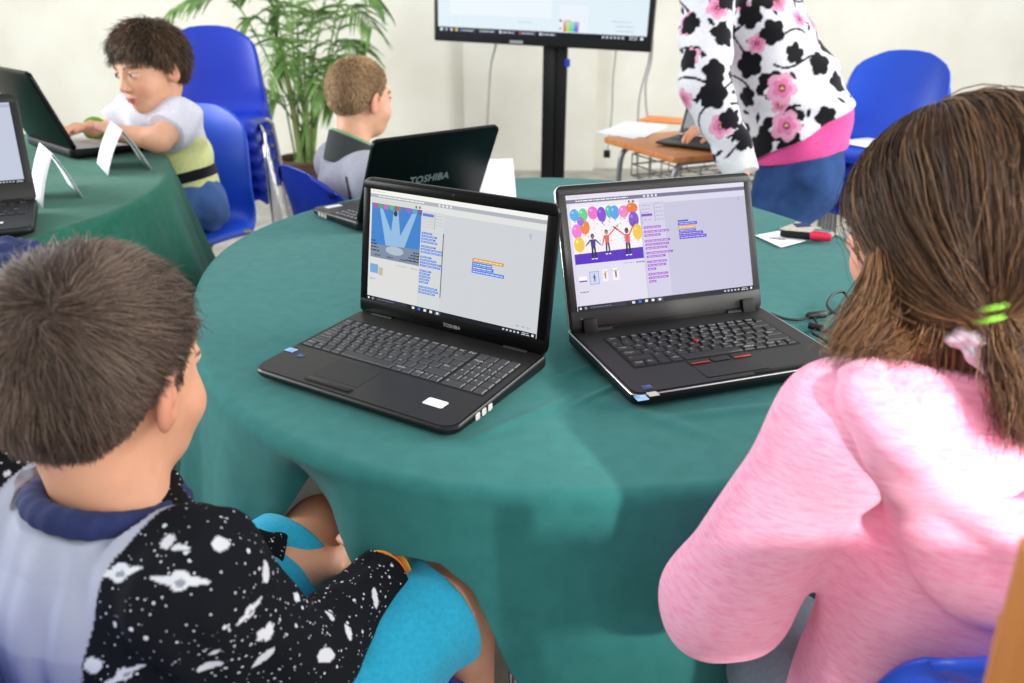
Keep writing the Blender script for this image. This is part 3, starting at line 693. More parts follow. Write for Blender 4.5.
# ---------- the fair boy looking away
def boy_fair():
    s = 1.04; H = Head(W(361, 100, 2.5), -.72, -.05, 0, s)
    up = np.array([0,0,1.]); fd = unit((.85,.52,0)); rt = unit((.52,-.85,0))
    N0 = W(352, 152, 2.53); pel = N0+np.array([-.02,.0,0]); pel[2] = .50; org = np.array([pel[0], pel[1], 0])
    shR = N0+rt*.15-up*.055; shL = N0-rt*.15-up*.055; elR = shR+np.array([.04,-.02,-.23]); elL = shL+np.array([.04,.02,-.23]); wrR = elR+fd*.2; wrL = elL+fd*.2
    chest = N0*.55+pel*.45; nk = H.wor((0,-.03,-.05)); hipR = pel+rt*.075; hipL = pel-rt*.075; kR = hipR+fd*.34; kL = hipL+fd*.34; anR = np.array([kR[0], kR[1], .085]); anL = np.array([kL[0], kL[1], .085])
    torso = [(cone(chest, pel, .1, .11, fd, 1.2), .05), (cone(N0-up*.06, chest, .08, .105, fd, 1.2), .05), (cone(shR, shL, .045, .045), .06)]
    arms = [(cone(shR, elR, .042, .036), .04), (cone(elR, wrR, .035, .026), .02), (cone(shL, elL, .042, .036), .04), (cone(elL, wrL, .035, .026), .02)]
    legs = [(cone(hipL, kL, .075, .058), .04), (cone(hipR, kR, .075, .058), .04), (cone(kL, anL, .052, .036), .02), (cone(kR, anR, .052, .036), .02)]
    body = union([(H.f, .01), (cone(nk, N0, .05, .055), .022)]+inset(torso, .028)+arms+legs+hand(wrR, fd, up, -rt, .82, .5)+hand(wrL, fd, up, rt, .82, .5)+foot(anL, fd)+foot(anR, fd))
    o = person('person', 'boy with cropped fair hair in grey zip top, turned away towards the television', org, body, .0046, H, tone=(226,172,142))
    short_hair(o, org, H, (148,114,82), (222,188,144), 9000, .013, S=4, r0=.0009, fringe=.002, lift=.7, jit=.25, cap=.006, nape_len=.3, line=dict(front=.066, temple=.045, ear=.012, behind=-.03, nape=-.068), crown=(0,-.05,.1))
    g = union([(cone(chest, pel-up*.04, .122, .135, fd, 1.15), .05), (cone(N0-up*.06, chest, .1, .124, fd, 1.15), .05), (cone(shR, shL, .062, .062), .06),
               (cone(shR, elR, .064, .058), .04), (cone(elR, wrR, .055, .04), .03), (cone(shL, elL, .064, .058), .04), (cone(elL, wrL, .055, .04), .03)])
    g = cutlocal(folds(g, .006, 26, 11), [(wrR, fd), (wrL, fd)], .07)
    def col(P):
        C = np.tile(lin(158,158,170), (len(P), 1)); V = P-CAMP; z = V@_fw; px = 512+FPX*(V@_rt)/z; py = 341.5-FPX*(V@_up)/z; k = np.where(np.hypot(px-346, py-190) < 3)[0]
        if len(k):
            c = P[k[np.argmin(z[k])]]; q = P-c; ax2 = unit(np.array([.12,.06,-1])); al = q@ax2; rr = np.linalg.norm(q-al[:, None]*ax2, axis=1); C[(rr < .009) & (np.abs(al) < .04)] = lin(40,42,50)
        return C
    t = sdf_obj('zip_top', g, .0046, 'fabric', o, col, org)
    shoes(o, org, [(anL, fd), (anR, fd)], (54,58,66))
    ax = unit(nk-N0)
    def collar(r0, r1, h0, h1):
        f = union([(cone(N0-ax*.02, N0+ax*.07, r0, r1), .01)]); f = cut(f, [(N0+ax*h1+fd*.0, unit(ax*1.0+fd*.35)), (N0-ax*h0, -ax)], .004)
        inn = cone(N0-ax*.1, N0+ax*.2, .056, .058); ff = f
        def g(P): return smax(ff(P), -(inn(P)+.0), .004).astype(F32)
        g.lo, g.hi = f.lo, f.hi; return g
    props(sdf_obj('collar', collar(.088, .073, .03, .042), .004, 'fabric', t, (62,66,66), org), 'dark grey turned-up collar')
    props(sdf_obj('collar_lining', collar(.071, .067, .02, .05), .0035, 'fabric', t, (120,170,130), org), 'pale green collar lining')
    j = union([(cone(hipL-fd*.03, kL, .09, .075), .04), (cone(hipR-fd*.03, kR, .09, .075), .04), (cone(kL, anL, .068, .052), .02), (cone(kR, anR, .068, .052), .02), (cone(pel, pel-up*.03, .115, .11), .06)])
    sdf_obj('jeans', j, .008, 'fabric', o, (60,70,96), org)
    return o
# ---------- the woman bending over the small desk
def woman():
    up = np.array([0,0,1.]); fd = unit((-1,.22,0)); lf = unit((-.22,-1,0))
    pel = W(800, 168, 3.08); N0 = W(712, -40, 2.98); H = Head(N0+np.array([-.15,.02,.12]), 1.45, -.7, 0, 1.02); org = np.array([pel[0]+.02, pel[1]+.02, 0])
    chest = W(752, 30, 3.0); shL = W(722, -12, 2.84); shR = W(706, -8, 3.16); elL = W(714, 86, 2.80); wrL = W(741, 170, 2.80); elR = W(716, 78, 3.12); wrR = W(714, 126, 3.02)
    hipL = pel+lf*.09-up*.03; hipR = pel-lf*.09-up*.03; kL = hipL+np.array([-.2,.0,-.33]); kR = hipR+np.array([-.15,.02,-.33]); anL = kL+np.array([.06,.05,0]); anL[2] = .09; anR = kR+np.array([.06,.05,0]); anR[2] = .09
    nk = H.wor((0,-.03,-.05))
    torso = [(cone(chest, pel, .125, .14, lf, .85), .06), (cone(N0, chest, .09, .13, lf, .85), .06), (cone(shR, shL, .055, .055), .06)]
    arms = [(cone(shR, elR, .048, .04), .04), (cone(elR, wrR, .04, .028), .02), (cone(shL, elL, .048, .04), .04), (cone(elL, wrL, .04, .028), .02)]
    legs = [(cone(hipL, kL, .1, .068), .05), (cone(hipR, kR, .1, .068), .05), (cone(kL, anL, .06, .042), .02), (cone(kR, anR, .06, .042), .02)]
    body = union([(H.f, .01), (cone(nk, N0, .054, .06), .022)]+inset(torso, .028)+arms+legs+hand(wrR, unit(W(682,134,2.97)-wrR), unit((.05,-.25,1)), (.1,-1,-.1), 1.0, .55)+hand(wrL, (.05,-.2,-1), (-.3,-1,0), (-.9,.3,0), .95, .4)+foot(anL, fd)+foot(anR, fd))
    o = person('person', 'woman in the floral jacket bending over the small wooden desk', org, body, .005, H, tone=(226,160,124))
    short_hair(o, org, H, (60,40,26), (120,84,54), 4000, .07, S=6, r0=.0012, cap=.014, h=.006)
    shoes(o, org, [(anL, fd), (anR, fd)], (40,38,42))
    tor = lambda e: [(cone(chest, pel, .145+e, .165+e, lf, .85), .06), (cone(W(748,-20,3.0), W(814,122,3.04), .12+e, .143+e), .05), (cone(N0, chest, .105+e, .148+e, lf, .85), .06)]
    slv = [(cone(shL+np.array([-.055,0,0]), elL+np.array([-.03,0,0]), .1, .086), .05), (cone(elL+np.array([-.03,0,0]), wrL, .086, .062), .03), (cone(shR, elR, .07, .064), .05), (cone(elR, wrR-(wrR-elR)*.1, .062, .05), .03), (cone(shR, shL, .07, .07), .06)]
    a, b_ = W(765,162,2.86), W(852,98,3.06); dn = unit(np.cross(b_-a, lf)); dn = dn if dn[2] < 0 else -dn
    g = union(tor(.012)); g = cut(g, [(a, dn)], .006)
    gs = union(slv); gs = cutlocal(gs, [(wrL+unit(wrL-elL)*.015, wrL-elL), (wrR-unit(wrR-elR)*.03, wrR-elR)], .1)
    g = folds(union([(g, .01), (gs, .03)]), .006, 22, 4); g = cut(g, [(N0+unit(nk-N0)*.03, nk-N0)])
    P, Q = surface(g, .0048); Nn = grad(g, P)
    C = np.tile(lin(224,222,230), (len(P), 1)); r = np.random.default_rng(21)
    def stamp(ci, rad, kind, col, ang):
        nonlocal C
        p = P-P[ci]; near = (p*p).sum(1) < (rad*1.5)**2; near &= (Nn@Nn[ci] > .1); k = np.where(near)[0]
        if not len(k): return
        u = unit(np.cross(Nn[ci], (.3,.2,1))); v = np.cross(Nn[ci], u); x, y = p[k]@u, p[k]@v; th = np.arctan2(y, x)+ang; d = np.hypot(x, y)
        if kind == 'flower':
            edge = rad*(.74+.26*np.abs(np.cos(2.5*th))); m = d < edge; C[k[m]] = lin(*col)
            if col[0] > 100:
                m2 = d < edge*.62; C[k[m2]] = lin(214,120,164); m3 = d < rad*.24; C[k[m3]] = lin(128,50,84); m4 = d < rad*.1; C[k[m4]] = lin(220,180,90)
        elif kind == 'leaf':
            c, s = math.cos(ang), math.sin(ang); xx, yy = x*c+y*s, -x*s+y*c; m = (np.abs(yy) < .38*rad*(1-(xx/rad)**2)) & (np.abs(xx) < rad); C[k[m]] = lin(*col)
        elif kind == 'vine':
            c, s = math.cos(ang), math.sin(ang); xx, yy = x*c+y*s, -x*s+y*c; m = np.abs(yy-.25*rad*np.sin(xx/rad*2.6)) < .0045; C[k[m & (np.abs(xx) < rad)]] = lin(*col)
    n = len(P); BL = (20,20,24)
    def pick(k, mind):
        out = []
        for i in r.integers(0, n, k*30):
            if all(np.linalg.norm(P[i]-P[j]) > mind for j in out): out.append(i)
            if len(out) == k: break
        return out
    for i in pick(60, .09): stamp(i, .11, 'vine', BL, r.uniform(0, 3))
    for i in pick(150, .05): stamp(i, .02, 'leaf', BL, r.uniform(0, 3))
    for i in pick(46, .105): stamp(i, r.uniform(.03, .046), 'flower', (226,160,190), r.uniform(0, 6))
    for i in pick(80, .078): stamp(i, r.uniform(.036, .056), 'flower', BL, r.uniform(0, 6))
    V = P-CAMP; z = V@_fw; px = 512+FPX*(V@_rt)/z; py = 341.5-FPX*(V@_up)/z
    for (x, y, rd) in ((782,88,.058), (787,126,.056), (815,20,.05)):
        dd = (px-x)**2+(py-y)**2+((z-z.min())*20)**2; i = int(np.argmin(dd)); stamp(i, rd*1.15, 'leaf', (232,230,236), .5); stamp(i, rd, 'flower', (226,160,190), .4)
    cuff = (P-(wrL-unit(wrL-elL)*.05))@unit(wrL-elL); m = (cuff > 0) & (np.linalg.norm(P-wrL, axis=1) < .1); C[m] = lin(222,222,226)
    link('floral_jacket', mesh_fast('floral_jacket', P-org, Q, C), 'fabric', o)
    a2, b2 = W(735,178,2.9), W(848,140,3.08); dn2 = unit(np.cross(b2-a2, lf)); dn2 = dn2 if dn2[2] < 0 else -dn2
    ps = folds(cut(union(tor(.0)+[(cone(pel-up*.05, pel+up*.02, .165, .16), .05)]), [(a2, dn2), (pel*.6+chest*.4, unit(N0-chest))], .006), .003, 26, 5)
    sdf_obj('vest', ps, .006, 'fabric', o, (224,84,152), org)
    j = union([(cone(hipL, kL, .135, .095), .05), (cone(hipR, kR, .135, .095), .05), (cone(kL, anL, .088, .062), .02), (cone(kR, anR, .088, .062), .02), (cone(pel+up*.06, pel-up*.06, .148, .155), .06)])
    sdf_obj('jeans', cut(folds(j, .004, 28, 7), [(a2-dn2*.01, -dn2)], .01), .006, 'denim', o, None, org)
    return o
M['denim'] = mat('blue_denim', (42,66,112), .9, spec=.1, c2=(52,80,130), nscale=14, bump=.3, bscale=600)
# ------------------------------------------------------------------ room
def struct(name, mb, m): return props(mb.build(name, m), kind='structure')
b = MB(); b.box((-5.2,-2.6,-.1), (4.6,6.5,0)); struct('floor', b, 'floor')
b = MB(); b.box((-5.2,6.5,-.1), (4.6,6.65,3.2)); struct('wall_back', b, 'wall')
b = MB(); b.box((-5.3,-2.6,-.1), (-5.2,6.65,3.2)); struct('wall_left', b, 'wall')
pl0, pl1 = aty(464,100,6.4)[0], aty(596,100,6.4)[0]
b = MB(); b.box((pl0,6.4,0), (pl1,6.5,3.2), .004); struct('trim_1', b, 'wall')
b = MB(); b.box((-5.2,6.482,0), (pl0-.002,6.499,.09), .004); struct('baseboard_back', b, 'trim')
# ------------------------------------------------------------------ chairs
def shell_mesh():
    """moulded plastic shell: seat, curved back, rolled edges; faces +y, origin on the floor under the seat centre"""
    prof = spline([(.225,.405), (.215,.432), (.17,.447), (.06,.44), (-.06,.432), (-.15,.436), (-.2,.468), (-.222,.54), (-.24,.64), (-.262,.73), (-.280,.79), (-.288,.81)], 6)
    n = len(prof); m = 25; V = []; w0 = .224
    for i, (y, z) in enumerate(prof):
        t = i/(n-1); w = w0*(.93+.07*math.sin(t*PI)) if t < .5 else w0*(1.0-.22*((t-.5)/.5)**2)
        e = max(0, (t-.72)/.28); w *= 1-.10*e*e; e0 = max(0, (.06-t)/.06); w *= 1-.10*e0**2
        for j in range(m):
            s = -1+2*j/(m-1); dip = (abs(s)**2.6)
            yy = y+(dip*.045 if t > .45 else dip*.0)*min(1, (t-.45)/.2 if t > .45 else 0); zz = z+dip*.02*(1-min(1, max(0, (t-.35)/.2)))-.03*max(0, abs(s)-.86)/.14*(1-min(1, max(0, (t-.45)/.1)))
            zz -= .075*abs(s)**3.2*e**1.5
            V.append((w*s, yy, zz))
    Q = [(i*m+j, i*m+j+1, (i+1)*m+j+1, (i+1)*m+j) for i in range(n-1) for j in range(m-1)]
    V = np.array(V); me = mesh_fast('shell', V, Q); nor = np.array([v.normal[:] for v in me.vertices]); bpy.data.meshes.remove(me)
    V2 = np.concatenate([V, V-nor*.006]); k = len(V); F = [q for q in Q]+[(a+k, d+k, c+k, b_+k) for a, b_, c, d in Q]
    ed = [j for j in range(m)]+[i*m+m-1 for i in range(1, n)]+[(n-1)*m+j for j in range(m-2, -1, -1)]+[i*m for i in range(n-2, 0, -1)]
    for i in range(len(ed)): a, c = ed[i], ed[(i+1) % len(ed)]; F.append((c, a, a+k, c+k))
    return mesh_fast('shell', V2, np.array(F))
SHELL = {}
def shell_for(m):
    if m not in SHELL: SHELL[m] = shell_mesh(); SHELL[m].materials.append(M[m])
    return SHELL[m]
def leg_mb(sx, sy):
    b = MB()
    if sy > 0: b.tube([(sx*.24,.20,.0), (sx*.24,.185,.25), (sx*.237,.165,.40), (sx*.222,.12,.421), (sx*.165,.0,.421)], .0105, 10)
    else: b.tube([(sx*.25,-.26,.0), (sx*.246,-.215,.25), (sx*.238,-.17,.395), (sx*.222,-.12,.421), (sx*.165,.0,.421)], .0105, 10)
    b.tube([(sx*(.24 if sy > 0 else .25), .2 if sy > 0 else -.26, 0), (sx*(.24 if sy > 0 else .2495), .198 if sy > 0 else -.2535, .035)], .0132, 10)
    return b
def chair(label, loc, rz, m='blue', legm='chrome', group=None, sc=1):
    t = thing('plastic_chair', label, 'chair', loc, rz, group); t.scale = (sc, sc, sc)
    o = bpy.data.objects.new('shell', shell_for(m)); COL.objects.link(o); o.parent = t
    for sx in (-1, 1):
        for sy in (1, -1): leg_mb(sx, sy).build('leg', legm, t)
    b = MB()
    for y in (.1, -.1): b.tube([(-.172,y,.421), (.172,y,.421)], .0095, 8)
    b.build('cross_bar', legm, t)
    return t
def stack(labels, loc, rz, m, legm, group, dz=.068, dy=.03):
    first = chair(labels[0], loc, rz, m, legm, group); fx, fy = -math.sin(rz), math.cos(rz)
    for k, L in enumerate(labels[1:], 1):
        c = copy_tree(first); c['label'] = L; c.location = (loc[0]+fx*dy*k, loc[1]+fy*dy*k, loc[2]+dz*k)
# ------------------------------------------------------------------ round table and its cloth
RC = np.array([.1, 1.72])
_rim = [(304,210),(248.6,232),(219,251),(204.6,262.7),(520,177.3),(560,177),(598,178.5),(754,206),(837,232.5),(212,392),(265,427),(311,458),(371,483),(440,492),(520,496),(586,495),(706,493)]
_rp = np.array([atz(x, y, .745)[:2] for x, y in _rim]+[(.93,1.55),(.86,1.25),(.68,1.02)])-RC
def fourier_fit(th, r, K, reg=.02):
    B = lambda t: np.concatenate([[np.ones_like(t)]]+[[np.cos(k*t), np.sin(k*t)] for k in range(1, K+1)]).T
    A = B(th); D = np.diag([0]+[reg*k**2 for k in range(1, K+1) for _ in (0, 1)]); c = np.linalg.solve(A.T@A+D, A.T@r); return lambda t: B(np.atleast_1d(np.asarray(t, float)))@c
RIM = fourier_fit(np.arctan2(_rp[:, 1], _rp[:, 0]), np.hypot(*_rp.T), 5, .01)
def cloth_mesh(name, center, rim, ztop, hem, pleat, nth, label, m, top_fn=None, nr=60, nd=34, group=None, ncyc=17, seed=1, rr=.014, lift=None):
    """hem(theta) -> (outward offset, height of the hem); pleat(theta) -> depth of the hanging folds"""
    r = np.random.default_rng(seed); th = np.linspace(0, 2*PI, nth, endpoint=False); R = rim(th); ca, sa = np.cos(th), np.sin(th); V = []
    ph = r.uniform(0, 6.28, 6)
    wav = .55*np.sin(ncyc*th+ph[0]+.9*np.sin(3*th+ph[1]))+.3*np.sin((ncyc*1.0//1.7)*th+ph[2])+.25*np.sin((2*ncyc+1)*th+ph[3])
    off, zh = hem(th); pl = pleat(th)
    for i in range(nr+1):
        t = (i/nr)**.8; x = center[0]+(R-rr)*t*ca; y = center[1]+(R-rr)*t*sa; z = np.full(nth, ztop)
        if top_fn is not None: z = z+top_fn(x, y)
        V.append(np.stack([x, y, z], 1))
    for i in range(1, 6):
        a = i/5*PI/2; rad = R-rr+rr*math.sin(a); V.append(np.stack([center[0]+rad*ca, center[1]+rad*sa, np.full(nth, ztop-rr+rr*math.cos(a))], 1))
    for i in range(1, nd+1):
        t = i/nd; e = t**.75; rad = R+off*t+pl*wav*e; z = ztop-rr+(zh-(ztop-rr))*t
        V.append(np.stack([center[0]+rad*ca, center[1]+rad*sa, z], 1))
    V = np.concatenate(V); rows = nr+1+5+nd; idx = np.arange(rows*nth).reshape(rows, nth)
    Q = np.stack([idx[:-1], np.roll(idx[:-1], -1, 1), np.roll(idx[1:], -1, 1), idx[1:]], -1).reshape(-1, 4)[:, ::-1]
    if lift is not None: V = lift(V)
    me = mesh_fast(name, V, Q); me2 = link(name, me, m); props(me2, label, 'tablecloth', group)
    s = me2.modifiers.new('thickness', 'SOLIDIFY'); s.thickness = .0014; s.offset = -1
    return me2
def seg_ridge(x, y, a, b, w, h):
    a, b = np.array(a[:2]), np.array(b[:2]); d = b-a; L = np.linalg.norm(d); d = d/L; qx, qy = x-a[0], y-a[1]; u = qx*d[0]+qy*d[1]; v = -qx*d[1]+qy*d[0]
    e = np.clip(np.minimum(u, L-u)/(.25*L)+.0, 0, 1); return h*e*np.exp(-(v/w)**2)
def main_top(x, y):
    g = lambda px, py: atz(px, py, .745)
    z = seg_ridge(x, y, g(655,368), g(560,412), .006, .004)+seg_ridge(x, y, g(575,396), g(455,448), .008, .004)+seg_ridge(x, y, g(575,392), g(720,440), .014, .003)+seg_ridge(x, y, g(640,352), g(545,382), .006, .004)
    z = z+seg_ridge(x, y, g(660,420), g(790,405), .01, .004)
    return z+.0012*np.sin(x*9+y*4)*np.sin(y*7-x*3)
# hem heights read round the table (theta in degrees from +x)
_hem = [(-180,.08,.36),(-165,.08,.34),(-150,.07,.34),(-140,.06,.37),(-133,.05,.42),(-128,.03,.44),(-124,.02,.50),(-120,.0,.585),(-116,-.02,.685),(-113,-.01,.66),(-109,.02,.612),(-105,.02,.65),(-101.5,.02,.65),(-99,.03,.625),(-97.5,.04,.57),(-96,.05,.51),(-94.4,.06,.475),(-91,.06,.465),(-85,.06,.455),(-75,.06,.44),(-60,.07,.42),(-40,.08,.38),(0,.09,.36),(60,.09,.36),(120,.09,.36),(180,.08,.36)]
def main_hem(th):
    d = np.degrees((th+PI) % (2*PI)-PI); h = np.array(_hem); return np.interp(d, h[:, 0], h[:, 1]), np.interp(d, h[:, 0], h[:, 2])
def main_pleat(th):
    d = np.degrees((th+PI) % (2*PI)-PI); return np.interp(d, [-180,-150,-120,-95,-85,-60,-30,180], [.022,.026,.02,.008,.016,.014,.024,.022])
cloth_mesh('tablecloth', RC, RIM, .746, main_hem, main_pleat, 900, 'teal green cloth over the large round table with the two open laptops', 'cloth', main_top, nr=150, nd=40, seed=4, ncyc=19, rr=.02)
def table(name, label, center, rim, z, shrink, legs, legr=.016):
    t = thing(name, label, 'table', (center[0], center[1], 0))
    th = np.linspace(0, 2*PI, 96, endpoint=False); R = rim(th)-shrink
    b = MB(); b.slab([(float(r*math.cos(a)), float(r*math.sin(a))) for r, a in zip(R, th)], z-.03, z, .006); b.build('tabletop', 'wood', t)
    for x, y in legs:
        b = MB(); b.tube([(x, y, z-.031), (x, y, .02), (x, y, 0)], [legr, legr, legr*1.25], 14); b.build('leg', 'chrome', t)
    return t
table('round_table', 'large round table under the teal green cloth', RC, RIM, .741, .06, [(-.09,-.735), (.02,-.72), (.48,.45), (-.5,.45), (.55,-.3)], .014)
# table by the wall
LC = np.array([-1.95, 2.35])*.926
_lp = np.array([(-1.40,3.14),(-1.262,2.94),(-1.13,2.66),(-1.06,2.4),(-1.05,2.15),(-1.10,1.9),(-1.25,1.62),(-1.6,1.38),(-2.1,1.3),(-2.6,1.6),(-2.85,2.2),(-2.75,2.8),(-2.4,3.2),(-1.9,3.38),(-1.6,3.3)])*.926-LC
LRIM = fourier_fit(np.arctan2(_lp[:, 1], _lp[:, 0]), np.hypot(*_lp.T), 5, .003)
def ltop(x, y): g = lambda px, py: atz(px, py, .80); return seg_ridge(x, y, g(150,205), g(30,238), .02, .003)+.001*np.sin(x*8+y*5)
cloth_mesh('tablecloth', LC, LRIM, .80, lambda th: (.10+0*th, .33+.02*np.sin(th*5)), lambda th: .028+0*th, 700, 'dark green cloth over the table where the boy in the lime T-shirt sits', 'clothd', ltop, nr=60, nd=34, seed=9, ncyc=15, rr=.02)
table('side_table', 'table under the dark green cloth by the wall', LC, LRIM, .795, .06, [(.5,-.4), (.45,.5), (-.5,-.45), (-.5,.5)])
# ------------------------------------------------------------------ laptops
def key_rows(rows, x0, x1, y0, y1, gap=.0030, h=.0022, top=.0, inset=.0009, num=None):
    """rows of relative key widths from the front row to the back row"""
    out = []; nr = len(rows); dy = (y1-y0)/nr
    for i, row in enumerate(rows):
        tot = sum(abs(w) for w in row); x = x0
        for w in row:
            ww = abs(w)/tot*(x1-x0)
            if w > 0: out.append((x+gap/2, y0+i*dy+gap/2, x+ww-gap/2, y0+(i+1)*dy-gap/2))
            x += ww
    return out
LET = ['', ' ZXCVBNM,.- ', ' ASDFGHJKL  ', ' QWERTYUIOP  ', ' 1234567890  ', '']
def keyboard(parent, keys, z, h, m, legend=True, letters=None):
    b = MB()
    for (x0, y0, x1, y1) in keys:
        i = .0011; b.add([(x0,y0,z),(x1,y0,z),(x1,y1,z),(x0,y1,z),(x0+i,y0+i,z+h),(x1-i,y0+i,z+h),(x1-i,y1-i*.6,z+h),(x0+i,y1-i*.6,z+h)], [(4,5,6,7),(0,1,5,4),(1,2,6,5),(2,3,7,6),(3,0,4,7)])
    b.cur = 1
    if letters:
        for k, ch in letters:
            x0, y0, x1, y1 = keys[k]; v, f, w = text_shape(ch, .0072); b.add([(x0+.003+p[0], y1-.0085+p[1], z+h+.00015) for p in v], f)
    return b.build('keyboard', [m, 'legend'], parent)
class Screen:
    """picture on a display: flat coloured patches, each a hair in front of the last. Coordinates 0..W by 0..H, y down"""
    def __init__(s, w, h, W_=1000, H_=562): s.b = MB(); s.w, s.h, s.W, s.H = w, h, W_, H_; s.z = 0
    def p(s, x, y): return ((x/s.W-.5)*s.w, (1-y/s.H)*s.h)
    def poly(s, pts, col, dz=.000008):
        s.z += dz; s.b.col = tuple(lin(*col)); s.b.add([(*s.p(x, y), s.z) for x, y in pts], [tuple(range(len(pts)))[::-1]])
    def rect(s, x0, y0, x1, y1, col): s.poly([(x0,y0),(x1,y0),(x1,y1),(x0,y1)], col)
    def oval(s, cx, cy, rx, ry, col, n=18): s.poly([(cx+rx*math.cos(2*PI*k/n), cy+ry*math.sin(2*PI*k/n)) for k in range(n)], col)
    def line(s, x0, y0, x1, y1, t, col):
        d = math.hypot(x1-x0, y1-y0); nx, ny = -(y1-y0)/d*t/2, (x1-x0)/d*t/2; s.poly([(x0+nx,y0+ny),(x1+nx,y1+ny),(x1-nx,y1-ny),(x0-nx,y0-ny)], col)
    def dashes(s, x0, y, x1, col, h=3.5):
        x = x0
        while x < x1-3: w = min(random.uniform(6, 26), x1-x); s.rect(x, y, x+w, y+h, col); x += w+4
    def build(s, parent): return s.b.build('screen', 'screen', parent, attr=True)
def person_icon(S, x, y, h, skin, top, legs, arms):
    S.oval(x, y-h*.88, h*.075, h*.1, (50,34,26)); S.oval(x, y-h*.85, h*.06, h*.075, skin)
    S.poly([(x-h*.11,y-h*.76),(x+h*.11,y-h*.76),(x+h*.085,y-h*.42),(x-h*.085,y-h*.42)], top)
    for s, (dx, dy) in zip((-1, 1), arms): S.line(x+s*h*.1, y-h*.74, x+s*h*.1+dx*h, y-h*.74+dy*h, h*.055, top); S.line(x+s*h*.1+dx*h*.8, y-h*.74+dy*h*.8, x+s*h*.1+dx*h*1.35, y-h*.74+dy*h*1.35, h*.045, skin)
    for s in (-1, 1): S.poly([(x+s*h*.005,y-h*.44),(x+s*h*.085,y-h*.44),(x+s*h*.1,y-h*.03),(x+s*h*.04,y-h*.03)], legs); S.rect(x+s*h*.07-h*.05, y-h*.04, x+s*h*.07+h*.05, y, (235,235,240))
def taskbar(S, col=(22,26,38)):
    S.rect(0, 538, 1000, 562, col); S.rect(10, 545, 20, 555, (240,240,240)); S.oval(42, 550, 6, 6, (225,228,232)); S.oval(42, 550, 4, 4, col); S.rect(60, 541, 260, 559, (44,48,62)); S.dashes(70, 548, 180, (120,126,140))
    for k, c in enumerate(((230,230,232),(60,120,220),(240,240,240),(240,240,240),(235,240,250))): S.rect(292+k*36, 544, 308+k*36, 556, c)
    S.rect(430, 540, 466, 560, (70,78,96)); S.rect(440, 545, 454, 556, (240,240,245))
    for k in range(5): S.rect(820+k*20, 546, 830+k*20, 554, (210,212,216))
    S.dashes(925, 544, 960, (220,222,226)); S.dashes(922, 552, 965, (220,222,226)); S.rect(976, 544, 988, 555, (235,235,238))
def code_window(S, bg, pane, bar, block, cat2, blocks):
    S.rect(0, 0, 1000, 562, bg); S.rect(0, 0, 1000, 22, (246,246,240) if bar[0] > 150 else (232,226,240)); S.rect(0, 22, 1000, 40, bar)
    S.dashes(12, 8, 90, (220,190,180)); S.dashes(50, 28, 330, (250,250,250), 5)
    for k in range(4): S.oval(420+k*22, 31, 6, 6, (235,238,245))
    S.rect(300, 70, 1000, 538, pane)
def onlap(q, px, py, z):
    P = atz(px, py, z); c, s = math.cos(q[2]), math.sin(q[2]); x, y = P[0]-q[0], P[1]-q[1]; return (c*x+s*y, -s*x+c*y)
